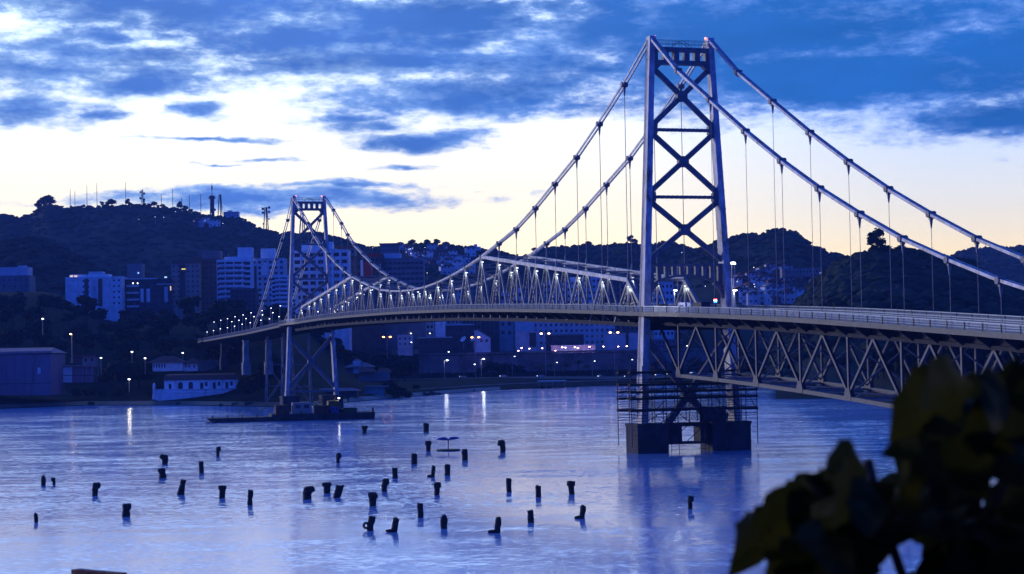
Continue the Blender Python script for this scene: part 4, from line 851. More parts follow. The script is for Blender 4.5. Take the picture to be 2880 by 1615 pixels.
# ---- lower town under the deck
block('white_cube_house', 'bright blank white wall block under the deck', 1224, 1252, 906, 932, 1245, 12, 'white', zlow=18)
block('warehouse', 'dark flat warehouse beside the bright blank wall', 1252, 1330, 915, 968, 1250, 16, 'dark', 6, 2, .4, .3, zlow=17, extra=(('roof_slab', 1250, 1332, 912, 915, -.6, 16, 'skyb'),))
block('warehouse', 'long low dark store with pale eaves line under the deck', 1178, 1272, 951, 978, 1225, 14, 'dark', 7, 1, .6, .4, zlow=17, extra=(('eaves', 1176, 1272, 948, 951, -.8, 15, 'pale'),))
block('market_hall', 'long dim hall with a row of columns behind the blue sign', 985, 1100, 924, 950, 1290, 14, 'grey', 9, 1, .7, .7, zlow=22, extra=(('eaves', 983, 1102, 921, 924, -.8, 15, 'pale'),))
block('office_block', 'pale office block with rows of windows just under the deck', 1100, 1220, 896, 945, 1280, 14, 'pale', 11, 3, .5, .5, zlow=20)
block('small_house', 'small pale house above the dark trees under the deck', 1118, 1160, 945, 975, 1222, 9, 'pale', 3, 2, .35, .4, cat='house', zlow=17)
x0, x1 = P(1334, 950, 1215).x, P(1379, 950, 1215).x; z0 = 17; zE, zR = P(1356, 951, 1215).z, P(1345, 928, 1215).z
hs = thing('gabled_house', 'mauve gable wall with two small windows under the deck', 'house', ((x0+x1)/2, 1220, z0)); m = MB(); m.prism([(x0, 1215, z0), (x1, 1215, z0), (x1, 1215, zE), (x0+2, 1215, zR), (x0, 1215, zR-.5)], (0, 1, 0), 10); m.build('wall', M['white'], hs)
m = MB(); m.prism([(x1+.5, 1214.6, zE-.25), (x1+.5, 1214.6, zE+.1), (x0+2, 1214.6, zR+.35), (x0+2, 1214.6, zR+.02)], (0, 1, 0), 11); m.build('roof', M['grey'], hs)
for px in (1354, 1369): m = MB(); c = P(px, 958, 1214.9); m.box(c.x-.7, c.x+.7, 1214.85, 1214.95, c.z-.9, c.z+.9); m.build('window', M['glass'], hs)
block('supermarket', 'wide black windowless hall above the lit white wall', 1537, 1642, 944, 976, 1225, 22, 'dark', zlow=18, extra=(('roof_edge', 1536, 1643, 942, 944, -.4, 22.5, 'grey'),))
block('boundary_wall', 'long pale wall washed with pink light below the black hall', 1550, 1674, 974, 988, 1205, 1., 'white', zlow=18, cat='wall')
block('apartment_block', 'wide pale block with small paired windows between deck and black hall', 1500, 1730, 905, 972, 1270, 15, 'pale', 16, 4, .42, .42, zlow=18, extra=(('blank_wall', 1449, 1500, 905, 974, 0, 12, 'skyb'),))
block('store_building', 'plain blue grey block with a dark doorway left of the black hall', 1450, 1510, 935, 976, 1232, 10, 'pale', zlow=18, extra=(('doorway', 1489, 1508, 936, 976, -.05, .2, 'dark'),))
block('warehouse', 'long blue grey warehouse beside the tall double lamp', 1700, 1800, 940, 980, 1240, 16, 'pale', zlow=18, extra=(('brown_column', 1760, 1768, 925, 980, -.4, .8, 'brown'),))
block('apartment_block', 'dim block glimpsed below the deck right of the nearer tower leg', 1842, 1920, 958, 1000, 1280, 12, 'mauve', 8, 4, .45, .45, zlow=18)
sg = thing('shop_sign', 'glowing blue sign with two lines of lettering under the deck', 'sign', P(1075, 935, 1272)); m = MB()
a, c = P(1056, 935, 1272), P(1093, 919, 1272); m.box(a.x, c.x, 1271.8, 1272.1, P(1075, 931, 1272).z, c.z); m.build('sign_board', M['sign'], sg)
m = MB(); [m.box(P(px, 935, 1272).x-.15, P(px, 935, 1272).x+.15, 1271.9, 1272.1, P(px, 931, 1272).z-4, P(px, 931, 1272).z) for px in (1060, 1089)]; m.build('sign_post', M['pole'], sg)
rs = random.Random(3); m = MB()
for row, yy in enumerate((922.3, 927.3)):
    px = 1058.5
    while px < 1091: w__ = rs.uniform(1.6, 3.2); c = P(px+w__/2, yy, 1271.75); hw = w__/2/F*1272*.8; m.beam(c+Vector((-hw, 0, -.36)), c+Vector((hw, 0, .36)), .05, .28); m.beam(c+Vector((-hw, 0, .36)), c+Vector((hw*.3, 0, -.36)), .05, .24); px += w__+.5
m.build('lettering', M['signtxt'], sg)
for px, s_ in ((1304, 1.), (1331, .8)):
    c = P(px, 955, 1205); d = thing('satellite_dish', 'large white satellite dish'+(', the left of two by the gabled house' if px < 1310 else ' nearest the gabled house'), 'satellite dish', c); m = MB(); n = Vector((-.55, -.6, .62)).normalized(); m.tube(c, c+n*.5, .5*s_, 12, 2.1*s_); m.build('dish', M['white'], d); m = MB(); m.tube(c-EZ*6, c, .2, 6); m.build('stand', M['pole'], d)
# retaining wall of the upper road, built of panels between pilasters
rw = thing('retaining_wall', 'long blue grey retaining wall of the upper road behind the palms', 'wall', gp(1550, 1184)); pr_ = None
pxs = list(range(1180, 2110, 31))
for a, c in zip(pxs[:-1], pxs[1:]):
    p, q = gp(a, 1186), gp(c, 1186); m = MB(); m.box(p.x+.35, q.x-.35, 1185.8, 1187.5, 4, 18.4); m.build('wall_panel', M['sea_wall'], rw); m = MB(); m.box(p.x-.35, p.x+.35, 1185.4, 1187.6, 4, 18.9); m.build('pilaster', M['sea_wall'], rw)
m = MB(); m.box(gp(1178, 1186).x, gp(2112, 1186).x, 1185.2, 1187.7, 18.95, 19.5); m.box(gp(1178, 1186).x, gp(2112, 1186).x, 1185.3, 1185.5, 19.55, 20.2); m.build('coping', M['sea_wall'], rw)
# ---- hillside houses with their lamps
def hill_house(seed, m, label, group, roof='tile'):
    r = random.Random(seed); t_ = thing('hillside_house', label, 'house', (0, -300, -60), group); O = ORG[t_.name]; w_, d_, h_ = r.uniform(6, 9), 6, r.uniform(4.5, 7.5)
    b = MB(); b.box(O.x-w_/2, O.x+w_/2, O.y, O.y+d_, O.z-6, O.z+h_); b.build('wall', M[m], t_)
    b = MB(); b.prism([(O.x-w_/2-.4, O.y-.5, O.z+h_+.01), (O.x+w_/2+.4, O.y-.5, O.z+h_+.01), (O.x+w_/2+.4, O.y-.5, O.z+h_+.25), (O.x, O.y-.5, O.z+h_+1.4), (O.x-w_/2-.4, O.y-.5, O.z+h_+.25)], (0, 1, 0), d_+1); b.build('roof', M[roof], t_)
    for i in range(2):
        for j in range(2): b = MB(); x = O.x-w_*.25+i*w_*.5; z = O.z+1.2+j*(h_-2.6); b.box(x-.7, x+.7, O.y-.06, O.y-.005, z, z+1.3); b.build('window', M['glass'], t_)
    return t_
HH = [hill_house(1, 'pale', 'pale little house on the dark slope behind the nearer tower', 'houses on the dark slope'), hill_house(2, 'white', 'white little house on the dark slope behind the nearer tower', 'houses on the dark slope', 'grey'), hill_house(3, 'brown', 'brown little house on the dark slope behind the nearer tower', 'houses on the dark slope')]
for h_ in HH: h_.location = (0, -60, -300)
def onhill(hn, px, py):
    Z, Wd, _ = HILLS[hn]
    for i in range(400):
        Y = Z-Wd+Wd*i/400*1.0; p = P(px, py, Y)
        if p.z <= hillz(hn, px, Y): return p
    return None
rh = random.Random(8); usedh = [0, 0, 0]; HOUSES = []
def house(hn, px, py, k, label, group, fine=False):
    p = onhill(hn, px, py)
    if p is None: return
    if not usedh[k]: o = HH[k]; usedh[k] = 1; o.location = p; o.rotation_euler = (0, 0, rh.uniform(-.4, .4)); ORG[o.name] = p
    else: o = dup(HH[k], p, rh.uniform(-.4, .4), scale=rh.uniform(.75, 1.15))
    if fine: a, c = (2140, 815) if hn == 'round_hill' else (1215, ridge(hn, px)+45); label = (', upper' if py < c else ', lower')+(' left' if px < a else ' right')+' of the crowd,'+label.replace(' little', '')
    o['label'] = ('pale', 'white', 'brown')[k]+(label if not fine else ' house'+label.replace(' house', '')); o['group'] = ('pale', 'white', 'brown')[k]+group
for i in range(62): house('round_hill', rh.uniform(2062, 2225), rh.uniform(772, 858), i % 3, ' little house on the dark slope behind the nearer tower', ' houses on the slope behind the nearer tower', True)
for i in range(22): house('round_hill', rh.uniform(2210, 2330), rh.uniform(790, 850), i % 3, ' house on the slope between nearer tower and wooded point', ' houses between nearer tower and wooded point')
for i in range(58): px = rh.uniform(1120, 1330); house('town_hill', px, ridge('town_hill', px)+rh.uniform(8, 85), i % 3, ' house high on the hill above the main span', ' houses on the hill above the main span', True)
for i in range(10): house('antenna_hill', rh.uniform(545, 640), rh.uniform(628, 642), i % 3, ' house on the hillside below the round concrete tower', ' houses below the concrete tower')
block('long_hall', 'long pale hall on the slope left of the wooded point', 2200, 2312, 757, 772, 1330, 12, 'grey', 12, 1, .4, .4, extra=(('side_wing', 2282, 2300, 772, 795, 0, 8, 'grey'),), zlow=float(P(2250, 776, 1330).z))
block('pale_tower_house', 'narrow pale building against the wooded point', 2312, 2330, 768, 800, 1300, 9, 'pale', 3, 4, .4, .4, zlow=52, cat='house')
# ---- lamps
def lamp_proto(name, label, H, arms, m, headr, group, cat='street lamp', reach=1.6, pr=.14):
    t_ = thing(name, label, cat, (0, -300, -60), group); O = ORG[t_.name]; b = MB(); b.tube(O-EZ*2, O+EZ*H, pr, 7, pr*.7)
    for s_ in arms: b.tube(O+EZ*(H-.15), O+Vector((s_*reach, 0, H+.15)), pr*.6, 5)
    b.build('pole', M['pole'], t_)
    for s_ in (arms or (0,)):
        c = O+Vector((s_*reach, 0, H+.02)); b = MB(); b.lathe(c-EZ*.5*headr, [(headr*.5, 0), (headr, headr*.35), (headr*.95, headr*.7), (headr*.3, headr)], 10) ; b.build('lamp_head', M[m], t_)
    return t_
def lamp_at(proto, first, px, ytop, Y, H, label=None, zg=None):
    p = P(px, ytop, Y)-EZ*H
    if first: o = proto; o.location = p; ORG[o.name] = p
    else: o = dup(proto, p)
    if label: o['label'] = label
    return o
LP = lamp_proto('street_lamp', 'x', 10, (1,), 'pink', .62, None)
lamp_at(LP, True, 1136, 1016, 1085, 10, 'pink street lamp on a tall pole above the beach, leftmost of the bright shore lamps'); plight('lamp_light', P(1140, 1019, 1083), 700, (1., .7, .72), .9)
LP = lamp_proto('street_lamp', 'x', 11, (1,), 'lamp', .66, None)
lamp_at(LP, True, 1250, 1014, 1085, 11, 'bright white street lamp on the coast road without a tree beside it'); plight('lamp_light', P(1254, 1017, 1083), 550, (.9, .95, 1.), .9)
lamp_at(LP, False, 1353, 1010, 1120, 11, 'bright white street lamp lighting the green leafy tree'); plight('lamp_light', P(1359, 1013, 1118), 900, (.9, 1., .95), .9)
LP = lamp_proto('twin_lamp', 'x', 27, (-1, 1), 'orange', .8, None, reach=2.1, pr=.22)
lamp_at(LP, True, 1088, 948, 1190, 27, 'tall twin lamp glowing orange, furthest left under the deck'); lamp_at(LP, False, 1337, 949, 1175, 27, 'tall twin lamp glowing orange beside the mauve gabled house')
LP = lamp_proto('twin_lamp', 'x', 27, (-1, 1), 'warm', .8, None, reach=2.3, pr=.22)
lamp_at(LP, True, 1533, 943, 1172, 26, 'tall twin lamp with white light left of the black hall'); lamp_at(LP, False, 1727, 940, 1170, 26, 'tall twin lamp with white light nearest the nearer bridge tower')
LP = lamp_proto('street_lamp', 'x', 9.5, (1,), 'lamp', .42, None); f_ = True
for px, py, lab in ((1559, 1020, 'small white street lamp among the palms, left of the tallest palm'), (1665, 1016, 'small white street lamp right of the tallest palm'), (1771, 1012, 'small white street lamp beside the scaffolded tower'), (1440, 1003, 'small white street lamp at the left end of the palms'), (1925, 973, 'white street lamp seen through the end panel of the deck truss')):
    lamp_at(LP, f_, px, py, 1160, 9.5, lab); f_ = False
LP = lamp_proto('wall_lamp', 'small glowing lamp on the upper road above the retaining wall', 4.5, (), 'pink', .5, 'lamps along the upper road', 'lamp', pr=.08); f_ = True
for px, py in ((1467, 979), (1489, 981), (1525, 980), (1581, 977), (1590, 978), (1617, 977), (1625, 979), (1658, 976), (1697, 975), (1739, 975), (1763, 974), (1562, 987), (1458, 987)):
    lamp_at(LP, f_, px, py, 1192, 4.5); f_ = False
for px, c in ((1561, (1., .3, .1)), (1587, (.5, .5, 1.)), (1621, (.9, .5, .8)), (1668, (1., .3, .1)), (1640, (.8, .5, .8))): plight('lamp_light', P(px, 981, 1200), 120, c, .3)
LP = lamp_proto('street_lamp', 'x', 5, (), 'lamp', .5, None, pr=.09); f_ = True
for px, py, Y, lab in ((120, 897, 830, 'tall white lamp on the wooded bank above the mauve warehouse'), (371, 990, 850, 'white lamp in the dark tree crowns, the upper of two'), (284, 1007, 850, 'small white lamp in dark trees near the blue panelled shed'), (408, 1008, 830, 'white lamp on a thin pole left of the red roofed house'), (514, 993, 870, 'warm white lamp behind the red roofed house'), (850, 1004, 900, 'small lamp in the trees left of the distant tower legs'), (943, 1005, 900, 'warm lamp right of the distant bridge tower'), (949, 926, 1250, 'white lamp under the deck, next to the hall with columns'), (1036, 930, 1250, 'white lamp right before the hall with columns'), (1020, 940, 1240, 'lower white lamp before the hall with columns'), (984, 948, 1240, 'dim white lamp at the left end of the hall with columns'), (1156, 938, 1240, 'bluish lamp over the small pale house'), (1209, 938, 1235, 'white lamp left of the long low store'), (1157, 963, 1215, 'white lamp beside the small pale house'), (1262, 990, 1200, 'single lamp on the dark slope above the coast road'), (1335, 1025, 1150, 'small lamp at the foot of the orange twin lamp by the gabled house')):
    lamp_at(LP, f_, px, py, Y, 5 if px != 120 else 5, lab); f_ = False
LP = lamp_proto('sodium_lamp', 'orange street lamp with glowing pole above the left shed', 11, (-.3,), 'warm', .5, None); lamp_at(LP, True, 202, 940, 850, 11); plight('lamp_light', P(202, 944, 848), 120, (1., .6, .15), .25)
LP = lamp_proto('flood_lamp', 'dazzling white flood lamp low among the bushes behind the beach', 3.5, (), 'lamp', .55, None, 'lamp', pr=.1); lamp_at(LP, True, 363, 1067, 806, 3.5); plight('lamp_light', P(363, 1066, 803.5), 450, (1., .90, .65), .8)
LP = lamp_proto('hillside_lamp', 'x', 5, (), 'lamp', .3, None, 'lamp', pr=.1); f_ = True
for hn, px, py in [('antenna_hill', *q) for q in ((392, 630), (438, 623), (462, 624), (495, 608), (547, 635), (573, 633), (596, 614), (603, 637), (628, 641), (578, 634))]+[('town_hill', *q) for q in ((1049, 712), (1122, 701), (1151, 716), (1155, 715), (1161, 713), (1143, 725), (1156, 728), (1169, 724), (1181, 731), (1190, 737), (1196, 711), (1260, 740), (1202, 784), (1917, 725))]+[('round_hill', *q) for q in ((2107, 803), (2124, 805), (2119, 771), (2072, 801), (2073, 811), (2100, 825), (2120, 819), (2122, 826), (2115, 838), (2103, 848), (2150, 838), (1983, 824))]:
    p = onhill(hn, px, py)
    if p is None: continue
    if f_: o = LP; f_ = False
    else: o = dup(LP, p)
    o.location = p+Vector((0, -3, 0)); w__ = dict(antenna_hill='the hill with the radio masts', town_hill='the hill above the main span', round_hill='the slope behind the nearer tower')[hn]
    o['label'] = 'small bright lamp among trees and houses on '+w__; o['group'] = 'lamps on '+w__
# ================================================================ THINGS ON THE SHORE
def pxbox(mb, px0, px1, yt, yb, Y, dep):
    pc = (px0+px1)/2; ym = (yt+yb)/2; return mb.box(P(px0, ym, Y).x, P(px1, ym, Y).x, Y, Y+dep, P(pc, yb, Y).z, P(pc, yt, Y).z)
Y = 800
wh = thing('warehouse', 'large windowless mauve warehouse on the left shore with lighter roof edge', 'warehouse', P(40, 1105, Y)); n_ = 13
for i in range(n_):
    a = -180+(143+180)*i/n_; c = -180+(143+180)*(i+1)/n_; m = MB(); pxbox(m, a+.15, c-.15, 996, 1112, Y, 26); m.build('wall_panel', M['mauve'], wh)
m = MB(); a, c = P(-190, 990, Y).x, P(147, 990, Y).x; zt = P(40, 995, Y).z; m.hexa([(a, Y-1, zt+.02), (c, Y-1, zt+.02), (c, Y+27, zt+.02), (a, Y+27, zt+.02), (a, Y-.6, zt+.9), (c, Y-.6, zt+.9), (c-6, Y+27, zt+2.6), (a, Y+27, zt+2.6)]); m.build('roof', M['pinkroof'], wh)
m = MB(); pxbox(m, 106, 114, 1034, 1052, Y-.12, .1); m.build('wall_hatch', M['pale'], wh)
m = MB(); pxbox(m, -180, 143, 1080, 1081.5, Y-.1, .09); m.build('skirting', M['dark'], wh)
Y = 822
sh = thing('shed', 'long shed of light blue wall panels beside the mauve warehouse', 'shed', P(200, 1075, Y))
for x0, x1, m_ in ((144, 163, 'skyb'), (176, 203, 'skyb'), (205.5, 236, 'mauve'), (238, 262, 'mauve')):
    for y0, y1 in ((1033, 1055), (1057, 1076)):
        m = MB(); pxbox(m, x0, x1, y0, y1, Y, .3); m.build('wall_panel', M['teal' if (m_ == 'skyb' and y0 > 1050 and x0 < 150) else m_], sh)
m = MB(); pxbox(m, 143, 263, 1033, 1078, Y+.5, 8); m.build('wall', M['dark'], sh)
m = MB(); pxbox(m, 141, 266, 1027, 1031, Y-1, 10); m.build('roof', M['pinkroof'], sh)
block('low_house', 'low house with yellow gable lit by the orange street lamp', 232, 268, 1003, 1022, 880, 8, 'beige', 2, 1, .4, .5, extra=(('roof', 200, 270, 998, 1003, -.6, 9, 'tile'), ('side_wall', 196, 232, 1005, 1022, .2, 7, 'brown')), cat='house', zlow=8)
# white terrace restaurant
Y = 803
rs_ = thing('restaurant', 'old white waterside building with arches above a long curved terrace wall', 'restaurant', P(555, 1128, Y))
zt, zb = P(560, 1069, Y).z, P(560, 1097, Y).z
ops = [(474.3, 482, 1078.6, 0), (500.4, 514, 1074, 1), (529.8, 542.8, 1074, 1), (562.6, 572, 1076, 0), (576, 583.6, 1075, 2), (598, 607, 1076, 0), (612, 619.5, 1075, 2), (633.6, 642.5, 1076, 0), (647, 655, 1075, 2)]
m = MB(); X = lambda px: P(px, 1085, Y).x
m.box(X(462), X(662), Y+.5, Y+9, zb-1.5, zt-.01); last = 462
for a, c, yt, kd in ops:
    m.box(X(last), X(a), Y, Y+.51, zb-1.5, zt); z = P(560, yt, Y).z
    if kd == 1:
        r_ = (X(c)-X(a))/2; cx = (X(a)+X(c))/2; arc = [(cx+r_*cos(pi*i/10), z-r_*.8+r_*.8*sin(pi*i/10)) for i in range(11)]
        for i in range(10): (xa, za), (xb, zc) = arc[i], arc[i+1]; m.hexa([(xb, Y, zc), (xa, Y, za), (xa, Y+.5, za), (xb, Y+.5, zc), (xb, Y, zt), (xa, Y, zt), (xa, Y+.5, zt), (xb, Y+.5, zt)])
    else: m.box(X(a), X(c), Y, Y+.5, z, zt)
    if kd == 2: m.box(X(a), X(c), Y, Y+.5, zb-1.5, P(560, 1086.7, Y).z)
    last = c
m.box(X(last), X(662), Y, Y+.51, zb-1.5, zt); m.build('wall', M['white'], rs_)
for a, c, yt, kd in ops: q = MB(); z0 = P(560, 1086.7, Y).z if kd == 2 else zb-.4; q.box(X(a)+.02, X(c)-.02, Y+.38, Y+.46, z0, P(560, yt, Y).z-.02); q.build('window' if kd == 2 else 'archway' if kd == 1 else 'door', M['glass'], rs_)
m = MB(); m.hexa([(X(459), Y-.5, zt+.01), (X(665), Y-.5, zt+.01), (X(665), Y+9.5, zt+.01), (X(459), Y+9.5, zt+.01), (X(462), Y+1.5, zt+2.2), (X(660), Y+1.5, zt+2.2), (X(655), Y+8, zt+2.6), (X(466), Y+8, zt+2.6)]); m.build('roof', M['tile'], rs_)
m = MB(); n_ = 24; top = []; bot = []
for i in range(n_+1):
    f = i/n_; px = 430+252*f; bow = sin(pi*min(1, f*1.05)); yy = Y-1.5-2.6*bow
    zt_ = P(px, np.interp(f, [0, .05, .8, .92, 1], [1102, 1096, 1095, 1092, 1094]), yy).z; zb_ = P(px, np.interp(f, [0, .1, .4, .7, .85, 1], [1120, 1126, 1130, 1126, 1118, 1112]), yy).z; x = P(px, 1110, yy).x
    top.append((x, yy, zt_)); bot.append((x-.2*(1 if f < .1 else 0), yy-.35, zb_-.5))
for i in range(n_): m.hexa([bot[i], bot[i+1], (bot[i+1][0], Y+2, bot[i+1][2]), (bot[i][0], Y+2, bot[i][2]), top[i], top[i+1], (top[i+1][0], Y+2, top[i+1][2]), (top[i][0], Y+2, top[i][2])])
m.build('terrace_wall', M['white'], rs_)
m = MB()
for i in range(n_): a, c = Vector(top[i]), Vector(top[i+1]); m.beam(a+Vector((0, -.12, -1.25)), c+Vector((0, -.12, -1.25)), .25, .3); m.beam(a+EZ*.1, c+EZ*.1, .5, .25)
m.build('moulding', M['white'], rs_)
m = MB(); c = P(433.5, 1102, Y-2); m.lathe(c-EZ*3, [(.55, 0), (.55, 5.6), (.5, 6.2), (.3, 6.6), (.05, 6.75)], 10); m.build('corner_pillar', M['white'], rs_)
# red roofed houses
def hip(mb, px0, px1, ye, yr, Y, d, ins):
    a, c = P(px0, ye, Y).x, P(px1, ye, Y).x; ze, zr = P((px0+px1)/2, ye, Y).z, P((px0+px1)/2, yr, Y+d/2).z
    return mb.add([(a, Y, ze), (c, Y, ze), (c, Y+d, ze), (a, Y+d, ze), (a+ins, Y+d/2, zr), (c-ins, Y+d/2, zr)], [(0, 1, 5, 4), (1, 2, 5), (2, 3, 4, 5), (3, 0, 4), (3, 2, 1, 0)])
Y = 850
h1 = thing('red_roofed_house', 'long white house with red hip roof and tall windows above the white restaurant', 'house', P(470, 1036, Y)); m = MB(); pxbox(m, 429, 515, 1020, 1044, Y, 9); m.build('wall', M['white'], h1)
m = MB(); hip(m, 412, 519, 1020, 1001, Y-.8, 11, 6); m.build('roof', M['tile'], h1)
for px in (433, 440.5, 448, 455.5, 463): m = MB(); pxbox(m, px-1.6, px+1.6, 1023, 1034, Y-.1, .08); m.build('window', M['glass'], h1)
h2 = thing('red_roofed_house', 'smaller white house with red hip roof adjoining the long red roofed one', 'house', P(537, 1036, Y)); m = MB(); pxbox(m, 517, 556, 1024, 1044, Y+1, 7); m.build('wall', M['white'], h2)
m = MB(); hip(m, 511, 562, 1024, 1007, Y+.2, 9, 3.5); m.build('roof', M['tile'], h2)
for px in (523, 532, 546): m = MB(); pxbox(m, px-1.8, px+1.8, 1027, 1034, Y+.9, .08); m.build('window', M['glass'], h2)
gw = thing('garden_wall', 'grey wall with pilasters on the slope below the bridge approach', 'wall', P(630, 1040, 850))
for i in range(9): a = 562+14.5*i; m = MB(); pxbox(m, a, a+12.5, 1014, 1044, 850, .5); m.build('wall_panel', M['sea_wall'], gw); m = MB(); pxbox(m, a+12.6, a+14.4, 1012, 1046, 849.7, 1.1); m.build('pilaster', M['sea_wall'], gw)
Y = 872
kk = thing('pavilion', 'open pavilion with broad pyramid roof and small raised lantern roof', 'pavilion', P(1008, 1045, Y)); m = MB(); hip(m, 966, 1052, 1033, 1018, Y-2, 12, 5.5); m.build('roof', M['pinkroof'], kk); m = MB(); hip(m, 989, 1018, 1019, 1010, Y+1.5, 5, 1.6); m.build('lantern_roof', M['pinkroof'], kk)
m = MB(); pxbox(m, 975, 1044, 1034, 1050, Y+.5, 6); m.build('wall', M['mauve'], kk)
m = MB(); pxbox(m, 993, 1014, 1016, 1050, Y-.4, .8); m.build('front_gable', M['pale'], kk)
k2 = thing('beach_house', 'low house with long faded red roof in front of the pyramid roofed pavilion', 'house', P(1050, 1060, 855)); m = MB(); hip(m, 1004, 1056, 1046, 1034, 853, 7, 1.5); m.build('roof', M['tile'], k2); m = MB(); hip(m, 1057, 1099, 1047, 1035, 856, 7, 1.5); m.build('roof', M['tile'], k2)
m = MB(); pxbox(m, 1010, 1094, 1046.5, 1072, 856, 5); m.build('wall', M['grey'], k2); m = MB(); pxbox(m, 1014, 1022, 1048, 1056, 855.9, .08); m.build('window', M['glass'], k2)
k3 = thing('beach_shed', 'teal plank shed on the beach below the faded red roof', 'shed', P(1052, 1112, 835))
for i in range(11): m = MB(); a = 1025+5*i; pxbox(m, a+.2, a+4.8, 1090, 1118, 835, .4); m.build('plank', M['teal'], k3)
m = MB(); pxbox(m, 1025, 1080, 1091, 1118, 835.6, 5); m.build('wall', M['dark'], k3); m = MB(); pxbox(m, 1022, 1090, 1086, 1089.5, 834, 8); m.build('roof', M['grey'], k3)
k4 = thing('boat_shed', 'low boat shed with pale sheet roof behind the pier of the distant tower', 'shed', P(915, 1105, 800)); m = MB(); hip(m, 840, 1012, 1101, 1092, 797, 9, 3); m.build('roof', M['pinkroof'], k4); m = MB(); pxbox(m, 848, 1005, 1101.5, 1122, 799, 6); m.build('wall', M['dark'], k4)
cn = thing('jetty_canopy', 'flat pale jetty roof on posts at the water below the coast road', 'canopy', G(1552, 1085)); Yc = 1024
m = MB(); a0, a1 = P(1512, 1070, Yc), P(1592, 1070, Yc); zc = P(1552, 1071, Yc).z; m.box(a0.x, a1.x, Yc-7, Yc+7, zc-.2, zc+.1); m.build('roof', M['pale'], cn)
for px in (1516, 1535, 1553, 1571, 1588):
    for dy in (-6, 6): m = MB(); x = P(px, 1070, Yc).x; m.tube((x, Yc+dy, -1.5), (x, Yc+dy, zc-.2), .16, 6); m.build('post', M['pole'], cn)
m = MB(); m.box(a0.x, a1.x, Yc-7, Yc+7, .9, 1.2); m.build('jetty_floor', M['plank'], cn)
bd = thing('beach_railing', 'dark railing along the shore path before the twin lamp', 'railing', G(1380, 1098, 1))
for i in range(9):
    px = 1182+9*i; p = gp(px, shore(px)+30); m = MB(); m.tube(p, p+EZ*1.5, .1, 5); m.build('post', M['blackm'], bd)
m = MB(); m.beam(gp(1182, shore(1182)+30)+EZ*1.4, gp(1254, shore(1254)+30)+EZ*1.4, .1, .12); m.beam(gp(1182, shore(1182)+30)+EZ*.8, gp(1254, shore(1254)+30)+EZ*.8, .1, .1); m.build('rail', M['blackm'], bd)
rr = random.Random(9)
for i, (px, d, s_) in enumerate(((1195, 2, 1.6), (1215, 1, 1.9), (1228, 2, 1.2), (620, 2, .7), (660, 4, .9), (700, 5, 1.2), (500, 3, .8))):
    p = gp(px, shore(px)+d); m = MB(); m.blob(p, 1.7*s_, 1.4*s_, .8*s_, .25, rr, 2); o = m.build('rock', M['rock'], org=p, smooth=True); tag(o, 'dark rock at the water edge '+('of the far beach' if px > 1000 else 'near the white restaurant'), 'rock', 'rocks '+('of the far beach' if px > 1000 else 'near the white restaurant'))
# ---- cars on the coast road
def car_proto(m_, label):
    t_ = thing('car', label, 'car', (0, -300, -60)); O = ORG[t_.name]; b = MB()
    b.prism([O+Vector((x, -.85, z)) for x, z in ((-2.15, .35), (2.1, .35), (2.15, .75), (1.9, .9), (1.35, .95), (.75, 1.42), (-.7, 1.45), (-1.4, 1.0), (-2.1, .85))], (0, 1, 0), 1.7); bo = b.build('body', M[m_], t_)
    for y in (-.86, .86):
        g = MB(); g.prism([O+Vector((x, y-.01, z)) for x, z in ((-1.15, .98), (1.1, .98), (.68, 1.36), (-.62, 1.39))], (0, 1, 0), .02); g.build('side_window', M['glass'], t_)
    g = MB(); g.hexa([O+Vector(v) for v in ((-1.46, -.7, 1.0), (-1.46, .7, 1.0), (-1.38, .7, 1.0), (-1.38, -.7, 1.0), (-.8, -.65, 1.42), (-.8, .65, 1.42), (-.72, .65, 1.42), (-.72, -.65, 1.42))]); g.build('windscreen', M['glass'], t_)
    for x in (-1.3, 1.3):
        for y in (-.88, .7): w_ = MB(); w_.tube(O+Vector((x, y, .33)), O+Vector((x, y+.18, .33)), .33, 12); wo_ = w_.build('wheel', M['tyre'], t_); r_ = MB(); yy = y-.01 if y < 0 else y+.18; r_.tube(O+Vector((x, yy, .33)), O+Vector((x, yy+.01, .33)), .19, 10); r_.build('rim', M['pole'], wo_)
    for y in (-.62, .62): l = MB(); l.lathe(O+Vector((-2.16, y, .6)), [(.05, 0), (.16, .08), (.05, .2)], 8); l.build('headlight', M['lamp'], t_)
    return t_
CP = [car_proto('carw', 'x'), car_proto('cars', 'x'), car_proto('card', 'x')]; uc = [0, 0, 0]
for px, Yc_, k, ang, lab in ((1302, 1134, 1, .0, 'silver car with headlights on, leftmost on the coast road'), (1415, 1132, 0, .1, 'white car with headlights on below the lamp lit green tree'), (1520, 1130, 0, .15, 'white car driving below the tall twin lamp, the brightest headlights'), (1690, 1132, 1, .5, 'silver car turned towards the water near the scaffolded tower'), (1766, 1122, 2, .05, 'dark parked car beside the left leg of the nearer tower'), (1852, 1136, 0, .2, 'white car glimpsed just right of the nearer tower leg under the deck'), (1885, 1140, 1, .4, 'silver car glimpsed between the braces of the nearer tower'), (1903, 1128, 2, .4, 'dark car with headlights on between the braces of the nearer tower'), (1948, 1138, 0, .9, 'white car facing the water behind the first truss panel')):
    p = gp(px, Yc_)+EZ*.32
    if not uc[k]: o = CP[k]; uc[k] = 1; o.location = p; o.rotation_euler = (0, 0, ang); ORG[o.name] = p
    else: o = dup(CP[k], p, ang)
    o['label'] = lab
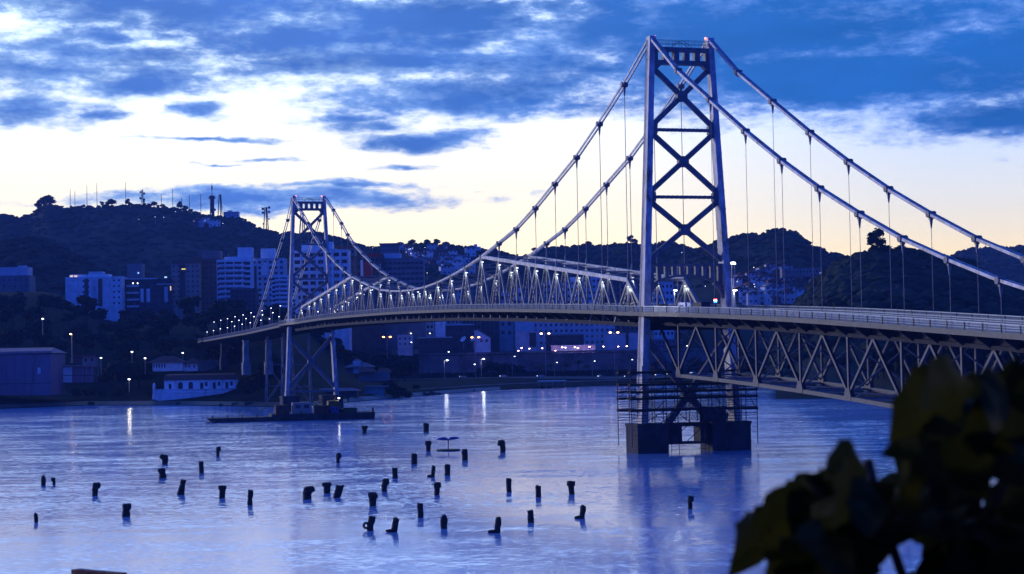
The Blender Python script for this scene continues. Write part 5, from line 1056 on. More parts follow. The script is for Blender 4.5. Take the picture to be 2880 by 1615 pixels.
# ---- work barge with crane
bg0, bg1 = G(588, 1190), G(1052, 1178); ax = (bg1-bg0).normalized(); ay = Vector((-ax.y, ax.x, 0)); L_ = (bg1-bg0).length
brg = thing('work_barge', 'long low dark work barge moored in front of the distant tower', 'barge', (bg0+bg1)/2)
def bq(x, y, z): return bg0+ax*x+ay*y+EZ*z
m = MB(); m.hexa([bq(2, 0, -.6), bq(L_-.8, 0, -.6), bq(L_-.8, 11, -.6), bq(2, 11, -.6), bq(-.6, 0, 1.3), bq(L_*.62, 0, 1.3), bq(L_*.62, 11, 1.3), bq(-.6, 11, 1.3)]); m.hexa([bq(L_*.38, -.15, -.55), bq(L_, -.15, -.55), bq(L_, 11.2, -.55), bq(L_*.38, 11.2, -.55), bq(L_*.38, -.15, 2.0), bq(L_+.4, -.15, 2.0), bq(L_+.4, 11.2, 2.0), bq(L_*.38, 11.2, 2.0)]); m.build('hull', M['hull'], brg)
rb = random.Random(2)
for i in range(9): x = 1.+i*4.3; m = MB(); z = 1.3 if x < L_*.38 else 2.; m.tube(bq(x, .5, z), bq(x, .5, z+.7), .18, 7); m.tube(bq(x, .5, z+.6), bq(x, .5, z+.75), .28, 7); m.build('bollard', M['blackm'], brg)
m = MB(); m.tube(bq(L_-.3, .3, 2), bq(L_-.3, .3, 3.4), .3, 8); m.build('bow_post', M['blackm'], brg)
for x, w__, hh_, mt in ((19.5, 4, 2.6, 'rust'), (24.5, 5.5, 3.2, 'beige'), (31, 4, 2.2, 'rust'), (35.5, 2.6, 1.7, 'bluebin')):
    c = bq(x, 4, 2.); o = thing('deck_box', {'19.5': 'small rusty cabin on the barge, furthest left', '24.5': 'dull beige cabin on the barge under the yellow boom', '31': 'rusty box on the barge right of the beige cabin', '35.5': 'small blue container at the right on the barge'}[str(x)], 'cabin', c); m = MB(); e = bq(x, 2, 2.)
    m.hexa([bq(x, 2, 2.0), bq(x+w__, 2, 2.0), bq(x+w__, 6, 2.0), bq(x, 6, 2.0), bq(x, 2, 2.+hh_), bq(x+w__, 2, 2.+hh_), bq(x+w__, 6, 2.+hh_), bq(x, 6, 2.+hh_)]); m.build('body', M[mt], o); m = MB()
    for k in range(2): xa = x+w__*(.15+.45*k); m2 = MB(); m2.hexa([bq(xa, 1.9, 2+hh_*.5), bq(xa+w__*.25, 1.9, 2+hh_*.5), bq(xa+w__*.25, 1.99, 2+hh_*.5), bq(xa, 1.99, 2+hh_*.5), bq(xa, 1.9, 2+hh_*.8), bq(xa+w__*.25, 1.9, 2+hh_*.8), bq(xa+w__*.25, 1.99, 2+hh_*.8), bq(xa, 1.99, 2+hh_*.8)]); m2.build('window', M['glass'], o)
cr = thing('crane', 'yellow barge crane with its lattice boom lowered almost flat', 'crane', bq(37, 5, 2)); m = MB(); m.hexa([bq(35, 3.5, 3), bq(39, 3.5, 3), bq(39, 7, 3), bq(35, 7, 3), bq(35.2, 3.5, 5.4), bq(38.4, 3.5, 5.4), bq(38.4, 7, 5.6), bq(35.2, 7, 5.6)]); m.build('cab', M['dully'], cr)
m = MB(); m.hexa([bq(34, 3, 2.01), bq(40, 3, 2.01), bq(40, 8, 2.01), bq(34, 8, 2.01), bq(34, 3, 3), bq(40, 3, 3), bq(40, 8, 3), bq(34, 8, 3)]); m.build('track_base', M['blackm'], cr)
m = MB(); a, c = P(945, 1116, 563), P(842, 1143, 563)
for o1 in (Vector((0, 0, .5)), Vector((0, 0, -.5))):
    for o2 in (-.5, .5): m.beam(a+o1+ay*o2, c+o1*.6+ay*o2*.6, .14, .14)
for i in range(14): f = i/14; g_ = (i+1)/14; m.beam(a.lerp(c, f)+EZ*(.5 if i % 2 else -.5), a.lerp(c, g_)+EZ*(-.5 if i % 2 else .5), .1, .1)
m.beam(a, bq(37, 5, 5), .3, .3); m.build('boom', M['dully'], cr)
bx = thing('deck_box', 'green box standing on the barge beside the right pier', 'box', bq(38, 1.5, 2)); m = MB(); m.hexa([bq(39.5, .8, 2.01), bq(43.2, .8, 2.01), bq(43.2, 3, 2.01), bq(39.5, 3, 2.01), bq(39.5, .8, 3.2), bq(43.2, .8, 3.2), bq(43.2, 3, 3.2), bq(39.5, 3, 3.2)]); m.build('body', M['palm'], bx); m = MB(); m.hexa([bq(39.4, .7, 3.21), bq(43.3, .7, 3.21), bq(43.3, 3.1, 3.21), bq(39.4, 3.1, 3.21), bq(39.4, .7, 3.4), bq(43.3, .7, 3.4), bq(43.3, 3.1, 3.4), bq(39.4, 3.1, 3.4)]); m.build('lid', M['palm'], bx)
LP = lamp_proto('barge_lamp', 'white lamp on a pole over the work barge', 5.5, (), 'lamp', .35, None, 'lamp', pr=.08); lamp_at(LP, True, 953, 1120, 566, 5.5); plight('lamp_light', P(953, 1120, 564.5), 60, (.9, .95, 1.), .25)
# ---- scaffold and netting round the foot of the nearer tower
sc_ = thing('scaffold', 'dark tube scaffold with plank floors around the foot of the nearer tower', 'scaffold', B(0, 0, 5.25))
lev = [5.3, 7.4, 9.5, 10.7, 12.0, 14.2]
for e in (-3.4, 3.4):
    for i in range(12):
        v = -12.3+24.3*i/11; m = MB(); top_ = 15.6 if abs(v) > 4 else 12.9; m.tube(B(e, v, 1.2 if abs(v) > 11.2 else 5.3), B(e, v, top_), .085, 5); m.build('pole', M['scaf'], sc_)
for z in lev[1:]:
    for e in (-3.5, 2.3):
        for v0, v1 in ((-12.5, -4.5), (-4.4, 4.4), (4.5, 12.2)):
            if z > 13 and v0 == -4.4: continue
            m = MB(); c = [B(e, v0, z), B(e, v1, z+rb.uniform(-.1, .1)), B(e+1.2, v1, z), B(e+1.2, v0, z)]; m.hexa(c+[p+EZ*.42 for p in c]); m.build('platform', M['plank'], sc_)
for z in [5.8, 6.3, 6.8, 7.9, 8.3, 8.7, 9.1, 10.1, 11.4, 12.6, 13.1, 3.3, 4.2]:
    for e in (-3.42, 3.42):
        m = MB()
        if z < 5: m.beam(B(e, -12.4, z), B(e, -11.2, z), .06, .06); m.beam(B(e, 11.0, z), B(e, 12.1, z), .06, .06)
        else: m.beam(B(e, -12.4, z), B(e, 12.1, z), .1, .1)
        m.build('ledger', M['scaf'], sc_)
for e in (-3.45, 3.45):
    for v0, z0, v1, z1 in ((-12.3, 9.5, -8, 14), (-4, 7.4, -1, 5.3), (-8, 7.4, -3, 12), (4, 12, 9, 7.4), (12, 7.4, 9, 12), (-7, 5.3, -3, 7.4), (-2, 1.8, 1.2, 4.5)): m = MB(); m.beam(B(e, v0, z0), B(e, v1, z1), .11, .11); m.build('diagonal_tube', M['scaf'], sc_)
for v in (-4.3, -2.8, 2.2, 3.0): m = MB(); m.tube(B(-2.2, v, -.5), B(-2.2, v, 4.6), .06, 5); [m.beam(B(-2.2, v-.02, z), B(-2.2, v+(1.3 if v < 0 else -1.3), z+.1), .06, .06) for z in (.5, 1.1, 1.5)]; m.build('ladder_frame', M['scaf'], sc_)
nt = thing('netting', 'dark netting draped over the scaffold right of the crossing braces', 'netting', B(-3.6, 3.4, 5.3)); m = MB(); nn = 10; vsn = []
for i in range(nn+1):
    for j in range(5): vsn.append(B(-3.62-.12*sin(i*1.9+j), 1.2+4.6*i/nn, 5.3+2.35*j/4+(.12*sin(i*1.3) if j == 4 else 0)))
for i in range(nn+1):
    for j in range(5): vsn.append(B(-2.4+.1*sin(i+j), 1.2+4.6*i/nn, 5.3+2.35*j/4))
o2 = (nn+1)*5; fsn = []
for i in range(nn):
    for j in range(4): fsn += [(i*5+j, i*5+j+1, i*5+j+6, i*5+j+5), (o2+i*5+j, o2+i*5+j+5, o2+i*5+j+6, o2+i*5+j+1)]
    fsn.append((i*5+4, o2+i*5+4, o2+i*5+9, i*5+9))
m.add(vsn, fsn); m.build('net_sheet', M['net'], nt)
# ---- a worker standing on the pier
def figure(loc, rz):
    me = bpy.data.meshes.new('body'); J = [(0, 0, .95), (0, 0, 1.2), (0, .01, 1.42), (0, 0, 1.53), (0, -.02, 1.66), (.1, 0, .9), (.11, .02, .48), (.11, 0, .08), (.11, -.16, .03), (-.1, 0, .9), (-.12, .03, .48), (-.12, .02, .08), (-.12, -.14, .03), (.2, 0, 1.4), (.27, .03, 1.13), (.24, -.12, .92), (-.2, 0, 1.4), (-.28, .03, 1.13), (-.26, -.1, .9), (0, -.02, 1.74)]
    E_ = [(0, 1), (1, 2), (2, 3), (3, 4), (4, 19), (0, 5), (5, 6), (6, 7), (7, 8), (0, 9), (9, 10), (10, 11), (11, 12), (2, 13), (13, 14), (14, 15), (2, 16), (16, 17), (17, 18)]
    rad = [.15, .14, .16, .06, .1, .1, .07, .05, .045, .1, .07, .05, .045, .07, .05, .04, .07, .05, .04, .07]
    me.from_pydata(J, E_, []); o = bpy.data.objects.new('body', me); COL.objects.link(o); o.modifiers.new('s', 'SKIN'); sk = me.skin_vertices[0].data
    for i, r_ in enumerate(rad): sk[i].radius = (r_, r_)
    sk[0].use_root = True; ss = o.modifiers.new('b', 'SUBSURF'); ss.levels = 1; ss.render_levels = 1
    dg = bpy.context.evaluated_depsgraph_get(); m2 = bpy.data.meshes.new_from_object(o.evaluated_get(dg)); bpy.data.objects.remove(o); m2.materials.append(M['cloth'])
    t_ = thing('person', 'person in dark work clothes standing on the right pier of the nearer tower', 'person', loc); o = bpy.data.objects.new('body', m2); COL.objects.link(o); o.parent = t_
    hm = MB(); hm.lathe((0, -.02, 1.70), [(.125, 0), (.12, .06), (.07, .12), (.01, .14)], 10); o = hm.build('helmet', M['yellow'], t_, org=(0, 0, 0)); t_.rotation_euler = (0, 0, rz)
    return t_
figure(B(-2.3, 6.6, 5.28), .4)
# ---- things standing on the bridge
def ondeck(px, py, v): u, z = BPIX(px, py, v); return u
def deckbox(name, label, cat, px0, px1, yt, v, m_, trim):
    ua, ub = ondeck(px1, 858, v), ondeck(px0, 858, v); um = (ua+ub)/2; zt = BPIX((px0+px1)/2, yt, v)[1]; z0 = R(um)-1.39; t_ = thing(name, label, cat, B(um, v, z0))
    hw = max(.5, abs(ub-ua)*.42); q = MB(); c = [B(um-hw, v-.5, z0), B(um-hw, v+1.2, z0), B(um+hw, v+1.2, z0), B(um+hw, v-.5, z0)]; q.hexa(c+[p+EZ*(zt-z0) for p in c]); q.build('body', M[m_], t_)
    q = MB(); c = [B(um-hw-.06, v-.56, zt), B(um-hw-.06, v+1.26, zt), B(um+hw+.06, v+1.26, zt), B(um+hw+.06, v-.56, zt)]; q.hexa(c+[p+EZ*.07 for p in c]); q.build('lid', M[trim], t_)
    q = MB(); c = [B(um-hw*.6, v-.53, z0+(zt-z0)*.68), B(um+hw*.6, v-.53, z0+(zt-z0)*.68), B(um+hw*.6, v-.5, z0+(zt-z0)*.68), B(um-hw*.6, v-.5, z0+(zt-z0)*.68)]; q.hexa(c+[p+EZ*.25 for p in c]); q.build('front_plate', M[trim], t_)
deckbox('site_container', 'white site container on the roadway just right of the nearer tower leg', 'container', 1912, 1936, 851, -3.5, 'white', 'bluebin')
deckbox('site_container', 'pale blue low container between the white one and the dark one', 'container', 1937, 1951, 853, -3.2, 'skyb', 'pale')
deckbox('site_container', 'dark container on the roadway, right of the pale ones', 'container', 1953, 1982, 852, -3., 'dark', 'dark')
u_ = ondeck(1866, 857, -3); tp = thing('tarpaulin_heap', 'dark tarpaulin heap on the roadway between the tower legs', 'tarpaulin', B(u_, -3, R(u_)-1.4)); m = MB(); m.blob(B(u_, -3, R(u_)-1.0), 1.3, 1.6, 1.35, .2, rr, 2); m.build('cover', M['net'], tp, smooth=True); m = MB(); m.blob(B(u_+1.6, -2.8, R(u_)-1.2), 1.1, 1.2, .9, .2, rr, 2); m.build('lower_cover', M['net'], tp, smooth=True)
u_ = ondeck(1779, 858, -6.9); yh = thing('yellow_hoop', 'bright yellow bent pipe frame on the sidewalk beside the tower leg', 'pipe frame', B(u_, -6.9, R(u_)-1.2)); z0 = R(u_)-1.21; q = [(-.9, 0), (-.9, .9), (-.78, 1.35), (-.5, 1.58), (.1, 1.66), (.8, 1.7)]
m = MB(); [m.beam(B(u_-a, -6.9, z0+za), B(u_-c, -6.9, z0+zc), .22, .22) for (a, za), (c, zc) in zip(q[:-1], q[1:])]; m.build('hoop', M['yellow'], yh); m = MB(); m.beam(B(u_+1, -6.9, z0+.12), B(u_-.6, -6.9, z0+.12), .7, .24); m.build('base', M['yellow'], yh); m = MB(); m.beam(B(u_-.8, -6.9, z0+1.7), B(u_-1.5, -6.9, z0+1.75), .24, .24); m.build('end_sleeve', M['teal'], yh)
u_ = ondeck(2012, 850, 4.6); sg2 = thing('signal_light', 'small signal glowing red above and blue below on the far side of the deck', 'signal', B(u_, 4.6, R(u_)-1.4)); zz_ = BPIX(2012, 852, 4.6)[1]; m = MB(); m.tube(B(u_, 4.6, R(u_)-1.4), B(u_, 4.6, zz_), .12, 6); m.build('post', M['blackm'], sg2)
for dz, mm in ((.0, 'bluel'), (.32, 'lamp'), (.55, 'redl')): m = MB(); m.lathe(B(u_, 4.6, zz_+dz), [(.28, 0), (.32, .1), (.28, .22)], 8); m.build('lens', M[mm], sg2)
def blamp(px, py, v, lab, grp, arm=1.1, r_=.3, lt=False):
    u, z = BPIX(px, py, v); zb = R(u)-1.3; H = z-zb
    t_ = thing('bridge_lamp', lab, 'street lamp', B(u, v, zb), grp); q = MB(); q.tube(B(u, v, zb), B(u, v, z), .13, 6, .08); q.beam(B(u, v, z), B(u-arm, v, z+.12), .1, .1); q.build('pole', M['pole'], t_)
    q = MB(); q.lathe(B(u-arm, v, z+.02), [(.12, 0), (r_*1.1, .04), (r_, .16), (.1, .22)], 10); q.build('lamp_head', M['lamp'], t_)
    if lt: plight('lamp_light', B(u-arm, v, z-.25), 120, (.9, 1., .95), .15)
for px, py in ((586, 911), (604, 907), (623, 902), (642, 897.5), (663, 892), (685.5, 887), (708, 881), (739, 875), (764, 868), (790, 861.5)): blamp(px-3, py, 5.6, 'tall lamp in the back row on the far bridge approach', 'tall lamps in the back row on the far approach', 1.1, .21)
for px, py in ((580, 935), (598, 931), (617, 926), (637, 923), (657, 919), (678.5, 913), (701, 909), (731, 902), (755, 898), (782, 892)): blamp(px+2, py, -5.7, 'short lamp at the near railing of the far bridge approach', 'short lamps on the far approach', .6, .19)
for px, py in ((653, 906), (673, 902), (693, 897.5), (715, 892), (739, 887), (768, 881)): blamp(px-2, py, -5.6, 'tall lamp in the front row on the far bridge approach', 'tall lamps in the front row on the far approach', 1., .2)
blamp(1905, 746, 5.5, 'tall bridge lamp standing between the legs of the nearer tower', None, -.45, .36); blamp(1897, 819, -5.6, 'short bridge lamp between the legs of the nearer tower', None, .4, .34, True)
blamp(2058, 745, -5.4, 'tall bridge lamp against the right leg of the nearer tower', None, .65, .4); blamp(2066, 740, 5.6, 'tallest bridge lamp just right of the nearer tower', None, -.7, .42); blamp(2064, 819, -5.7, 'short bridge lamp right of the nearer tower', None, .45, .36, True)
for px, py in ((894, 878), (929, 870), (948, 873), (971, 850), (1004, 838), (1013, 827), (1175, 822), (1205, 840), (1237, 838), (1274, 830)): blamp(px, py, 5.2, 'small lamp on the far side of the main span between truss members', 'lamps along the far side of the main span', .4, .2)
# ---- old timber piles in the water
ST = [  # px, top, waterline, width (px of the photograph), kind, label
 (122, 1338, 1366, 11, 'n', 'thin pile with narrow head, left one of the pair at the far left'), (152, 1344, 1364, 10, 'k', 'small rounded stump, right one of the pair at the far left'), (102, 1443, 1469, 10, 'n', 'lone pointed stump nearest the lower left corner'), (267, 1358, 1394, 19, 'k', 'stout pile with heavy square head left of the white light streak'), (355, 1416, 1453, 20, 'h', 'thick notched pile, lowest on the left side of the water'),
 (464, 1279, 1306, 19, 'k', 'pile with knobbly head, upper of the two stacked at left'), (458, 1317, 1345, 19, 'h', 'short notched pile, lower of the two stacked at left'), (508, 1350, 1392, 19, 'b', 'pile with broken leaning top beneath the two stacked ones'), (567, 1299, 1331, 12, 's', 'slim straight pile right of the two stacked ones'), (613, 1257, 1284, 11, 'k', 'small pale topped pile, furthest back on the left'), (625, 1366, 1401, 19, 'T', 'pile with flat mushroom head left of the middle'),
 (703, 1379, 1421, 14, 'h', 'tall slim notched pile left of the big square one'), (865, 1369, 1404, 27, 'k', 'broadest pile with overhanging head, left of the leaning pair'), (920, 1358, 1388, 20, 'T', 'wide headed pile, left of the close pair'), (947, 1365, 1400, 20, 'l', 'leaning pile, right of the close pair'), (951, 1275, 1303, 12, 'k', 'small hooked pile alone in the blue shadow'), (1041, 1454, 1493, 21, 'o', 'pile with a round hole beside it, in the front row'), (1049, 1387, 1423, 22, 'T', 'stout headed pile above the one with a hole'),
 (1081, 1347, 1383, 17, 'k', 'pile with bulging left head in the middle'), (1111, 1315, 1345, 13, 's', 'slim pile up and right of the bulging headed one'), (1109, 1457, 1497, 20, 'f', 'pile with a long foot at the water, in the front row'), (1025, 1198, 1219, 14, 'T', 'short square pile nearest the barge'), (1199, 1191, 1215, 13, 's', 'upright pile behind the blue fluke, at its left'), (1205, 1241, 1269, 14, 'T', 'tapering pile right next to the blue fluke on its left'), (1165, 1277, 1306, 14, 's', 'straight pile left and below the blue fluke'),
 (1217, 1310, 1342, 13, 'f', 'pile with a flat foot to its left, below the blue fluke'), (1259, 1307, 1337, 14, 's', 'thick straight pile directly below the blue fluke'), (1308, 1264, 1295, 14, 's', 'dark pile right next to the blue fluke on its right'), (1183, 1416, 1456, 14, 's', 'tall slim pile in the middle of the lower water'), (1229, 1358, 1393, 17, 'T', 'stout tapering pile in the middle'), (1249, 1449, 1487, 17, 'n', 'square pile in the front row, middle'), (1398, 1456, 1499, 20, 'f', 'pointed pile with a broken foot, in the front row at right'),
 (1414, 1239, 1272, 17, 'k', 'pile with hooked head furthest back on the right'), (1432, 1347, 1384, 13, 's', 'slim pile furthest left of the right group'), (1493, 1436, 1470, 15, 's', 'plain pile left of the one with a pale foot'), (1515, 1366, 1399, 14, 's', 'plain pile left of the widest one on the right'), (1608, 1354, 1390, 19, 'T', 'widest pile on the right, with slanted top'), (1637, 1422, 1459, 18, 'f', 'pile with a small pale foot on the right'), (1941, 1395, 1432, 14, 'k', 'lone pile below the nearer tower, furthest right')]
rp = random.Random(17)
for px, yt, yb, wpx, kd, lab in ST:
    c = G(px, yb); k = c.y/F; w_ = wpx*k*1.2; Hh = (yb-yt)*k
    m = MB(); n_ = 9; rings = []
    prof = {'s': [(1, 0), (.96, .3), (1, .7), (1.02, .95), (.8, 1.)], 'n': [(.9, 0), (.95, .3), (1.02, .55), (.95, .8), (.45, 1.)], 'k': [(.72, 0), (.72, .38), (.8, .48), (1.05, .62), (1.0, .9), (.7, 1.)], 'h': [(.95, 0), (.92, .25), (.72, .4), (1., .62), (1., .92), (.75, 1.)], 'b': [(.9, 0), (.85, .3), (.75, .55), (.6, .75), (.75, .9), (.5, 1.)],
            'T': [(.74, 0), (.76, .35), (.82, .6), (1.08, .72), (1.08, .94), (.9, 1.)], 'l': [(.9, 0), (.95, .3), (1., .7), (.95, .95), (.7, 1.)], 'o': [(.72, 0), (.72, .4), (.78, .7), (.76, .93), (.6, 1.)], 'f': [(.72, 0), (.72, .3), (.78, .6), (.76, .85), (.5, 1.)]}[kd]
    prof = [(prof[0][0], -1.2/Hh)]+prof
    lean = {'l': .42, 'b': .38, 'o': .1, 'f': .08}.get(kd, rp.uniform(-.1, .1)); side = {'k': .2, 'h': .12, 'o': .14, 'f': .12}.get(kd, 0)*(1 if px % 2 else -1)*(-1 if kd in 'of' and px % 2 == 0 else 1)
    vs = []; fs = []
    for r_, zf in prof:
        ox = lean*w_*max(0, zf)+(side*w_ if zf > .5 else 0)
        for i in range(n_): a = 2*pi*i/n_; q = r_*w_/2*(1+rp.uniform(-.13, .13)); vs.append((c.x+ox+q*cos(a), c.y+q*sin(a)*.9, zf*Hh+(rp.uniform(-.07, .07)*Hh if 0 < zf else 0)))
    for j in range(len(prof)-1):
        for i in range(n_): fs.append((j*n_+i, j*n_+(i+1) % n_, (j+1)*n_+(i+1) % n_, (j+1)*n_+i))
    fs.append(tuple((len(prof)-1)*n_+i for i in range(n_))); m.add(vs, fs)
    t_ = thing('timber_pile', 'dark '+lab, 'timber pile', c, 'old timber piles standing in the water'); m.build('trunk', M['wood'], t_)
    if kd == 'f': q = MB(); q.blob((c.x-w_*.55, c.y, .08*Hh), w_*.55, w_*.35, Hh*.15, .3, rp, 1); q.build('broken_foot', M['wood'], t_)
    if kd == 'o': q = MB(); [q.beam(c+Vector((-w_*.45+.27*w_*cos(a), 0, Hh*.38+Hh*.2*sin(a))), c+Vector((-w_*.45+.27*w_*cos(a+.8), 0, Hh*.38+Hh*.2*sin(a+.8))), w_*.2, w_*.25) for a in np.arange(0, 6.28, .785)]; q.build('knot_ring', M['wood'], t_)
# ---- blue fluke on a post
c = G(1261, 1268); fk = thing('fluke_sculpture', 'dark blue two lobed fluke on a thin post standing in the water', 'sculpture', c); k = c.y/F
m = MB(); m.tube(c-EZ*1, c+EZ*30*k, 1.6*k, 8, 1.3*k); m.tube(c+EZ*26*k, c+EZ*31*k, 2.4*k, 8, 2.*k); m.build('post', M['blackm'], fk)
m = MB(); m.lathe(c+EZ*.02, [(34*k, 0), (33.5*k, .22), (30*k, .3)], 24); m.build('dark_disc', M['blackm'], fk)  # flat dark disc lying on the water round the post
for s_, ln, dz in ((-1, 33, -1.), (1, 32, 1.5)):
    m = MB(); vs = []; fs = []; nx = 9
    for i in range(nx):
        f = i/(nx-1); x = s_*(1.+ln*f)*k; half = 10.*k*sin(pi*min(1, .18+.82*f))**.6*(1-.15*f) if f < 1 else .5*k; th = 4.6*k*(sin(pi*(.2+.8*f))**.7 if f < 1 else .05); zc = (33+dz*f+1.5*sin(pi*f)-(1.5 if i == 0 else 0))*k
        for a in range(8): vs.append((c.x+x, c.y+half*cos(a*pi/4), c.z+zc+th*sin(a*pi/4)))
    for i in range(nx-1):
        for a in range(8): fs.append((i*8+a, i*8+(a+1) % 8, i*8+8+(a+1) % 8, i*8+8+a))
    fs += [tuple(range(7, -1, -1)), tuple((nx-1)*8+a for a in range(8))]; m.add(vs, fs); m.build('lobe', M['fluke'], fk, smooth=True)
# ---- roof of a hut just below the frame, lower left
a, c = P(212, 1614, 18), P(345, 1626, 17.6); ht = thing('hut', 'dark reddish roof tip rising into the lower left edge', 'hut', (a.x+1, 18.5, 8)); dn = Vector((.35, -1.7, -1.5)); dn2 = Vector((.1, 1.8, -1.5))
for i in range(9):
    for sd_, nm in ((dn, 0), (dn2, 1)):
        p, q = a.lerp(c, i/9), a.lerp(c, (i+1)/9-.012); m = MB(); vv = [p, q, q+sd_, p+sd_]; m.hexa([v-EZ*.06 for v in vv]+[v+EZ*(.03+.015*(i % 2)) for v in vv]); m.build('roof_panel', M['tile'], ht)
m = MB(); m.beam(a+EZ*.02, c+EZ*.02, .1, .05); m.build('ridge_cap', M['tile'], ht)
m = MB(); m.hexa([(a.x+.2, 16.6, 5), (c.x, 16.6, 5), (c.x, 19.4, 5), (a.x+.2, 19.4, 5), (a.x+.2, 16.6, a.z-1.35), (c.x, 16.6, a.z-1.5), (c.x, 19.4, a.z-1.5), (a.x+.2, 19.4, a.z-1.45)]); m.build('wall', M['brown'], ht)
# ---- big leaves close to the lens
lm_ = bpy.data.materials.new('shrub_leaf'); lm_.use_nodes = True; t = lm_.node_tree; b_ = t.nodes['Principled BSDF']; h = MT(t); tcn = N(t, 'ShaderNodeTexCoord')
oi = N(t, 'ShaderNodeObjectInfo'); lc = h.mix(oi.outputs['Random'], (.016, .02, .008), (.05, .045, .010)); b_.inputs['Roughness'].default_value = .65; b_.inputs['Specular IOR Level'].default_value = .05
lcol = h.mix(h.mr(h.noise(tcn.outputs['Object'], 9., 3.), .35, .7), lc, (.012, .012, .005)); t.links.new(lcol, b_.inputs['Base Color']); tr_ = N(t, 'ShaderNodeBsdfTranslucent'); t.links.new(h.mix(oi.outputs['Random'], (.008, .012, .003), (.034, .030, .005)), tr_.inputs[0]); ms = N(t, 'ShaderNodeMixShader'); ms.inputs[0].default_value = .5; t.links.new(b_.outputs[0], ms.inputs[1]); t.links.new(tr_.outputs[0], ms.inputs[2]); t.links.new(ms.outputs[0], t.nodes['Material Output'].inputs[0]); M['leaf'] = lm_
sb = thing('shrub', 'blurred dark shrub with big drooping leaves filling the lower right corner', 'shrub', (1.2, 4.2, 15.6))
def leaf(b0, t0, wpx, Yb, Yt, droop=.25):
    a, c = P(*b0, Yb), P(*t0, Yt); d = c-a; L = d.length; d.normalize(); wd = wpx/F*(Yb+Yt)/2; view = Vector((0, 1, 0)); sd_ = d.cross(view).normalized(); nv = sd_.cross(d); m = MB(); rows = []; n_ = 9
    tw = rl_.uniform(-.5, .5)
    for i in range(n_):
        f = i/(n_-1); p = a+d*(L*f)+Vector((0, 0, droop*L*(4*f*(1-f))*.5)); hw = wd/2*(sin(pi*min(1, f**.75))**.8*(1-.1*f)+.03 if 0 < f < 1 else .03); s2 = (sd_*cos(tw)+nv*sin(tw)).normalized(); up = s2.cross(d)
        e1, e2 = (1+rl_.uniform(-.1, .1) for _ in (0, 1)); rows.append((p-s2*hw*e1+up*hw*(.3+.25*sin(i*2.1+tw*9)), p, p+s2*hw*e2+up*hw*(.3+.25*sin(i*1.7+tw*5))))
    for i in range(n_-1): m.add([*rows[i], *rows[i+1]], [(0, 1, 4, 3), (1, 2, 5, 4)])
    o = m.build('leaf', M['leaf'], sb, smooth=True); return o
rl_ = random.Random(12)
LV = [((2720, 1052), (2500, 1222), 175, .5), ((2690, 1178), (2478, 1258), 118, .12), ((2680, 1190), (2570, 1345), 120, .2), ((2690, 1190), (2640, 1420), 140, .1), ((2700, 1190), (2770, 1390), 150, .1), ((2710, 1180), (2880, 1350), 150, .2), ((2720, 1160), (2920, 1230), 170, .2), ((2700, 1055), (2810, 1210), 160, .2), ((2780, 1050), (2920, 1130), 170, .3), ((2740, 1060), (2590, 1130), 150, .35), ((2840, 1010), (2980, 1070), 130, .2), ((2830, 1040), (2790, 1190), 150, .1), ((2660, 1080), (2560, 1230), 130, .3), ((2760, 1100), (2880, 1260), 160, .2),
      ((2440, 1292), (2292, 1372), 120, .3), ((2440, 1295), (2340, 1470), 140, .15), ((2432, 1300), (2440, 1490), 150, .1), ((2436, 1292), (2320, 1300), 90, .4), ((2400, 1285), (2450, 1400), 120, .1), ((2350, 1390), (2540, 1352), 80, .1), ((2560, 1300), (2520, 1390), 80, .1),
      ((2290, 1365), (2105, 1478), 110, .35), ((2260, 1400), (2048, 1605), 130, .3), ((2250, 1420), (2160, 1640), 120, .1), ((2280, 1390), (2240, 1600), 140, .1), ((2300, 1420), (2380, 1620), 150, .1), ((2180, 1440), (2060, 1560), 90, .3)]
for b0, t0, wp, dr in LV:
    Yb = rl_.uniform(3.7, 4.6); leaf((b0[0], b0[1]+28), (t0[0], t0[1]+22), wp*1.05, Yb, Yb+rl_.uniform(-.5, .2), dr*.45)
holes = [(2765, 1385, 34), (2770, 1430, 22), (2850, 1350, 22), (2330, 1555, 30), (2560, 1560, 62), (2600, 1580, 40), (2490, 1610, 40), (2455, 1410, 22), (2645, 1382, 20), (2300, 1340, 10), (2180, 1600, 30)]
LV2 = [((2620, 1250), (2560, 1420)), ((2700, 1260), (2620, 1480)), ((2800, 1230), (2720, 1440)), ((2860, 1250), (2880, 1440)), ((2560, 1330), (2500, 1480)), ((2660, 1380), (2700, 1540)), ((2780, 1420), (2840, 1580)), ((2500, 1380), (2420, 1530)), ((2400, 1400), (2300, 1530)), ((2360, 1380), (2240, 1480)), ((2320, 1440), (2200, 1560)), ((2700, 1440), (2640, 1530)), ((2860, 1430), (2800, 1600)), ((2560, 1400), (2620, 1500)), ((2480, 1430), (2500, 1560)), ((2380, 1480), (2440, 1620)), ((2700, 1560), (2780, 1660)), ((2880, 1100), (2830, 1260)), ((2840, 1160), (2760, 1290)), ((2660, 1120), (2740, 1260)), ((2600, 1180), (2640, 1300))]
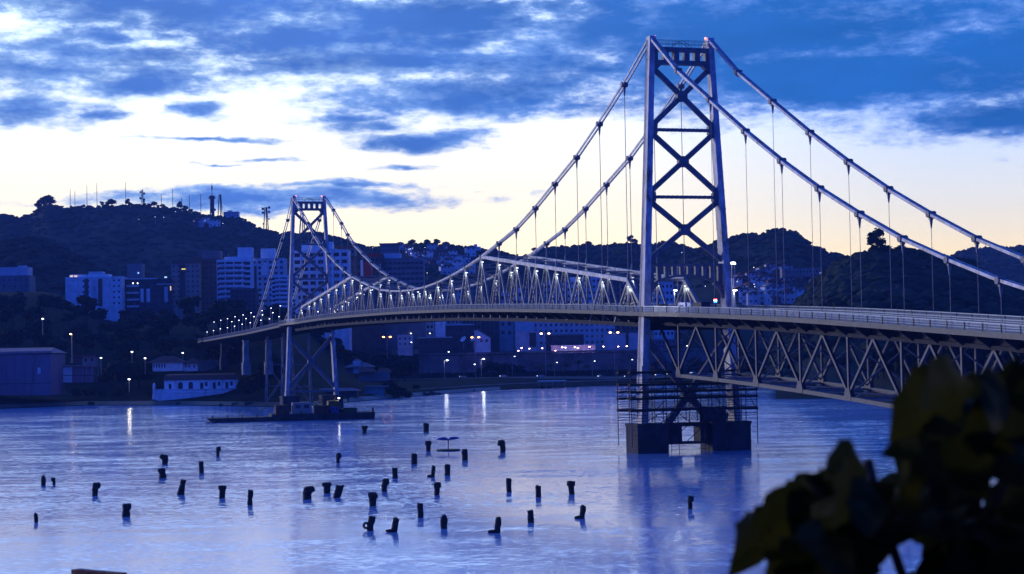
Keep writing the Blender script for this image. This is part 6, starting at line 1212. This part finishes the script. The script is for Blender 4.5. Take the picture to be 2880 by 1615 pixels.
for b0, t0 in LV2: Yb = rl_.uniform(4.4, 5.2); leaf(b0, t0, rl_.uniform(120, 165), Yb, Yb+rl_.uniform(-.3, .3), .1)
for i in range(420):
    x, y = rl_.uniform(2230, 2900), rl_.uniform(1380, 1680)
    if y < 1420 and x < 2480: y += 70
    an = rl_.uniform(0, 6.28); ln = rl_.uniform(130, 210); b0 = (x-cos(an)*ln/2, y-sin(an)*ln/2-20); t0 = (x+cos(an)*ln/2, y+sin(an)*ln/2+20)
    if min(b0[1], t0[1]) < 1290 or (min(b0[0], t0[0]) < 2200): continue
    bad = False
    for hx, hy, hr in holes:
        dx, dy = t0[0]-b0[0], t0[1]-b0[1]; f = max(0, min(1, ((hx-b0[0])*dx+(hy-b0[1])*dy)/(dx*dx+dy*dy)))
        if sqrt((b0[0]+f*dx-hx)**2+(b0[1]+f*dy-hy)**2) < hr+24: bad = True
    if bad: continue
    Yb = rl_.uniform(3.9, 5.6); leaf(b0, t0, rl_.uniform(110, 170), Yb, Yb+rl_.uniform(-.4, .4), rl_.uniform(0, .3))
for q in ([(2700, 1180), (2720, 1400), (2700, 1800)], [(2720, 1052), (2760, 1200), (2740, 1500), (2720, 1800)], [(2440, 1292), (2480, 1450), (2600, 1800)], [(2290, 1365), (2340, 1500), (2500, 1800)], [(2840, 1020), (2850, 1400), (2780, 1800)]):
    m = MB(); pts = [P(*p, 4.7) for p in q]
    for p, r_ in zip(pts[:-1], pts[1:]): m.tube(p, r_, .012, 6, .014)
    m.tube(pts[-1], Vector((1.3, 4.6, 15.3)), .016, 6, .03); m.build('stem', M['bark'], sb)
# ---- the evening haze
hzv = MB(); hzv.box(-3150, 3150, -54, 3100, -9, 260); hm = bpy.data.materials.new('evening_haze'); hm.use_nodes = True; t = hm.node_tree; t.nodes.clear()
vp = N(t, 'ShaderNodeVolumePrincipled'); vp.inputs['Color'].default_value = (.2, .42, 1., 1); vp.inputs['Density'].default_value = .00009; vp.inputs['Anisotropy'].default_value = .0
ou = N(t, 'ShaderNodeOutputMaterial'); t.links.new(vp.outputs[0], ou.inputs['Volume']); hzo = hzv.build('haze', hm); stuff(hzo)
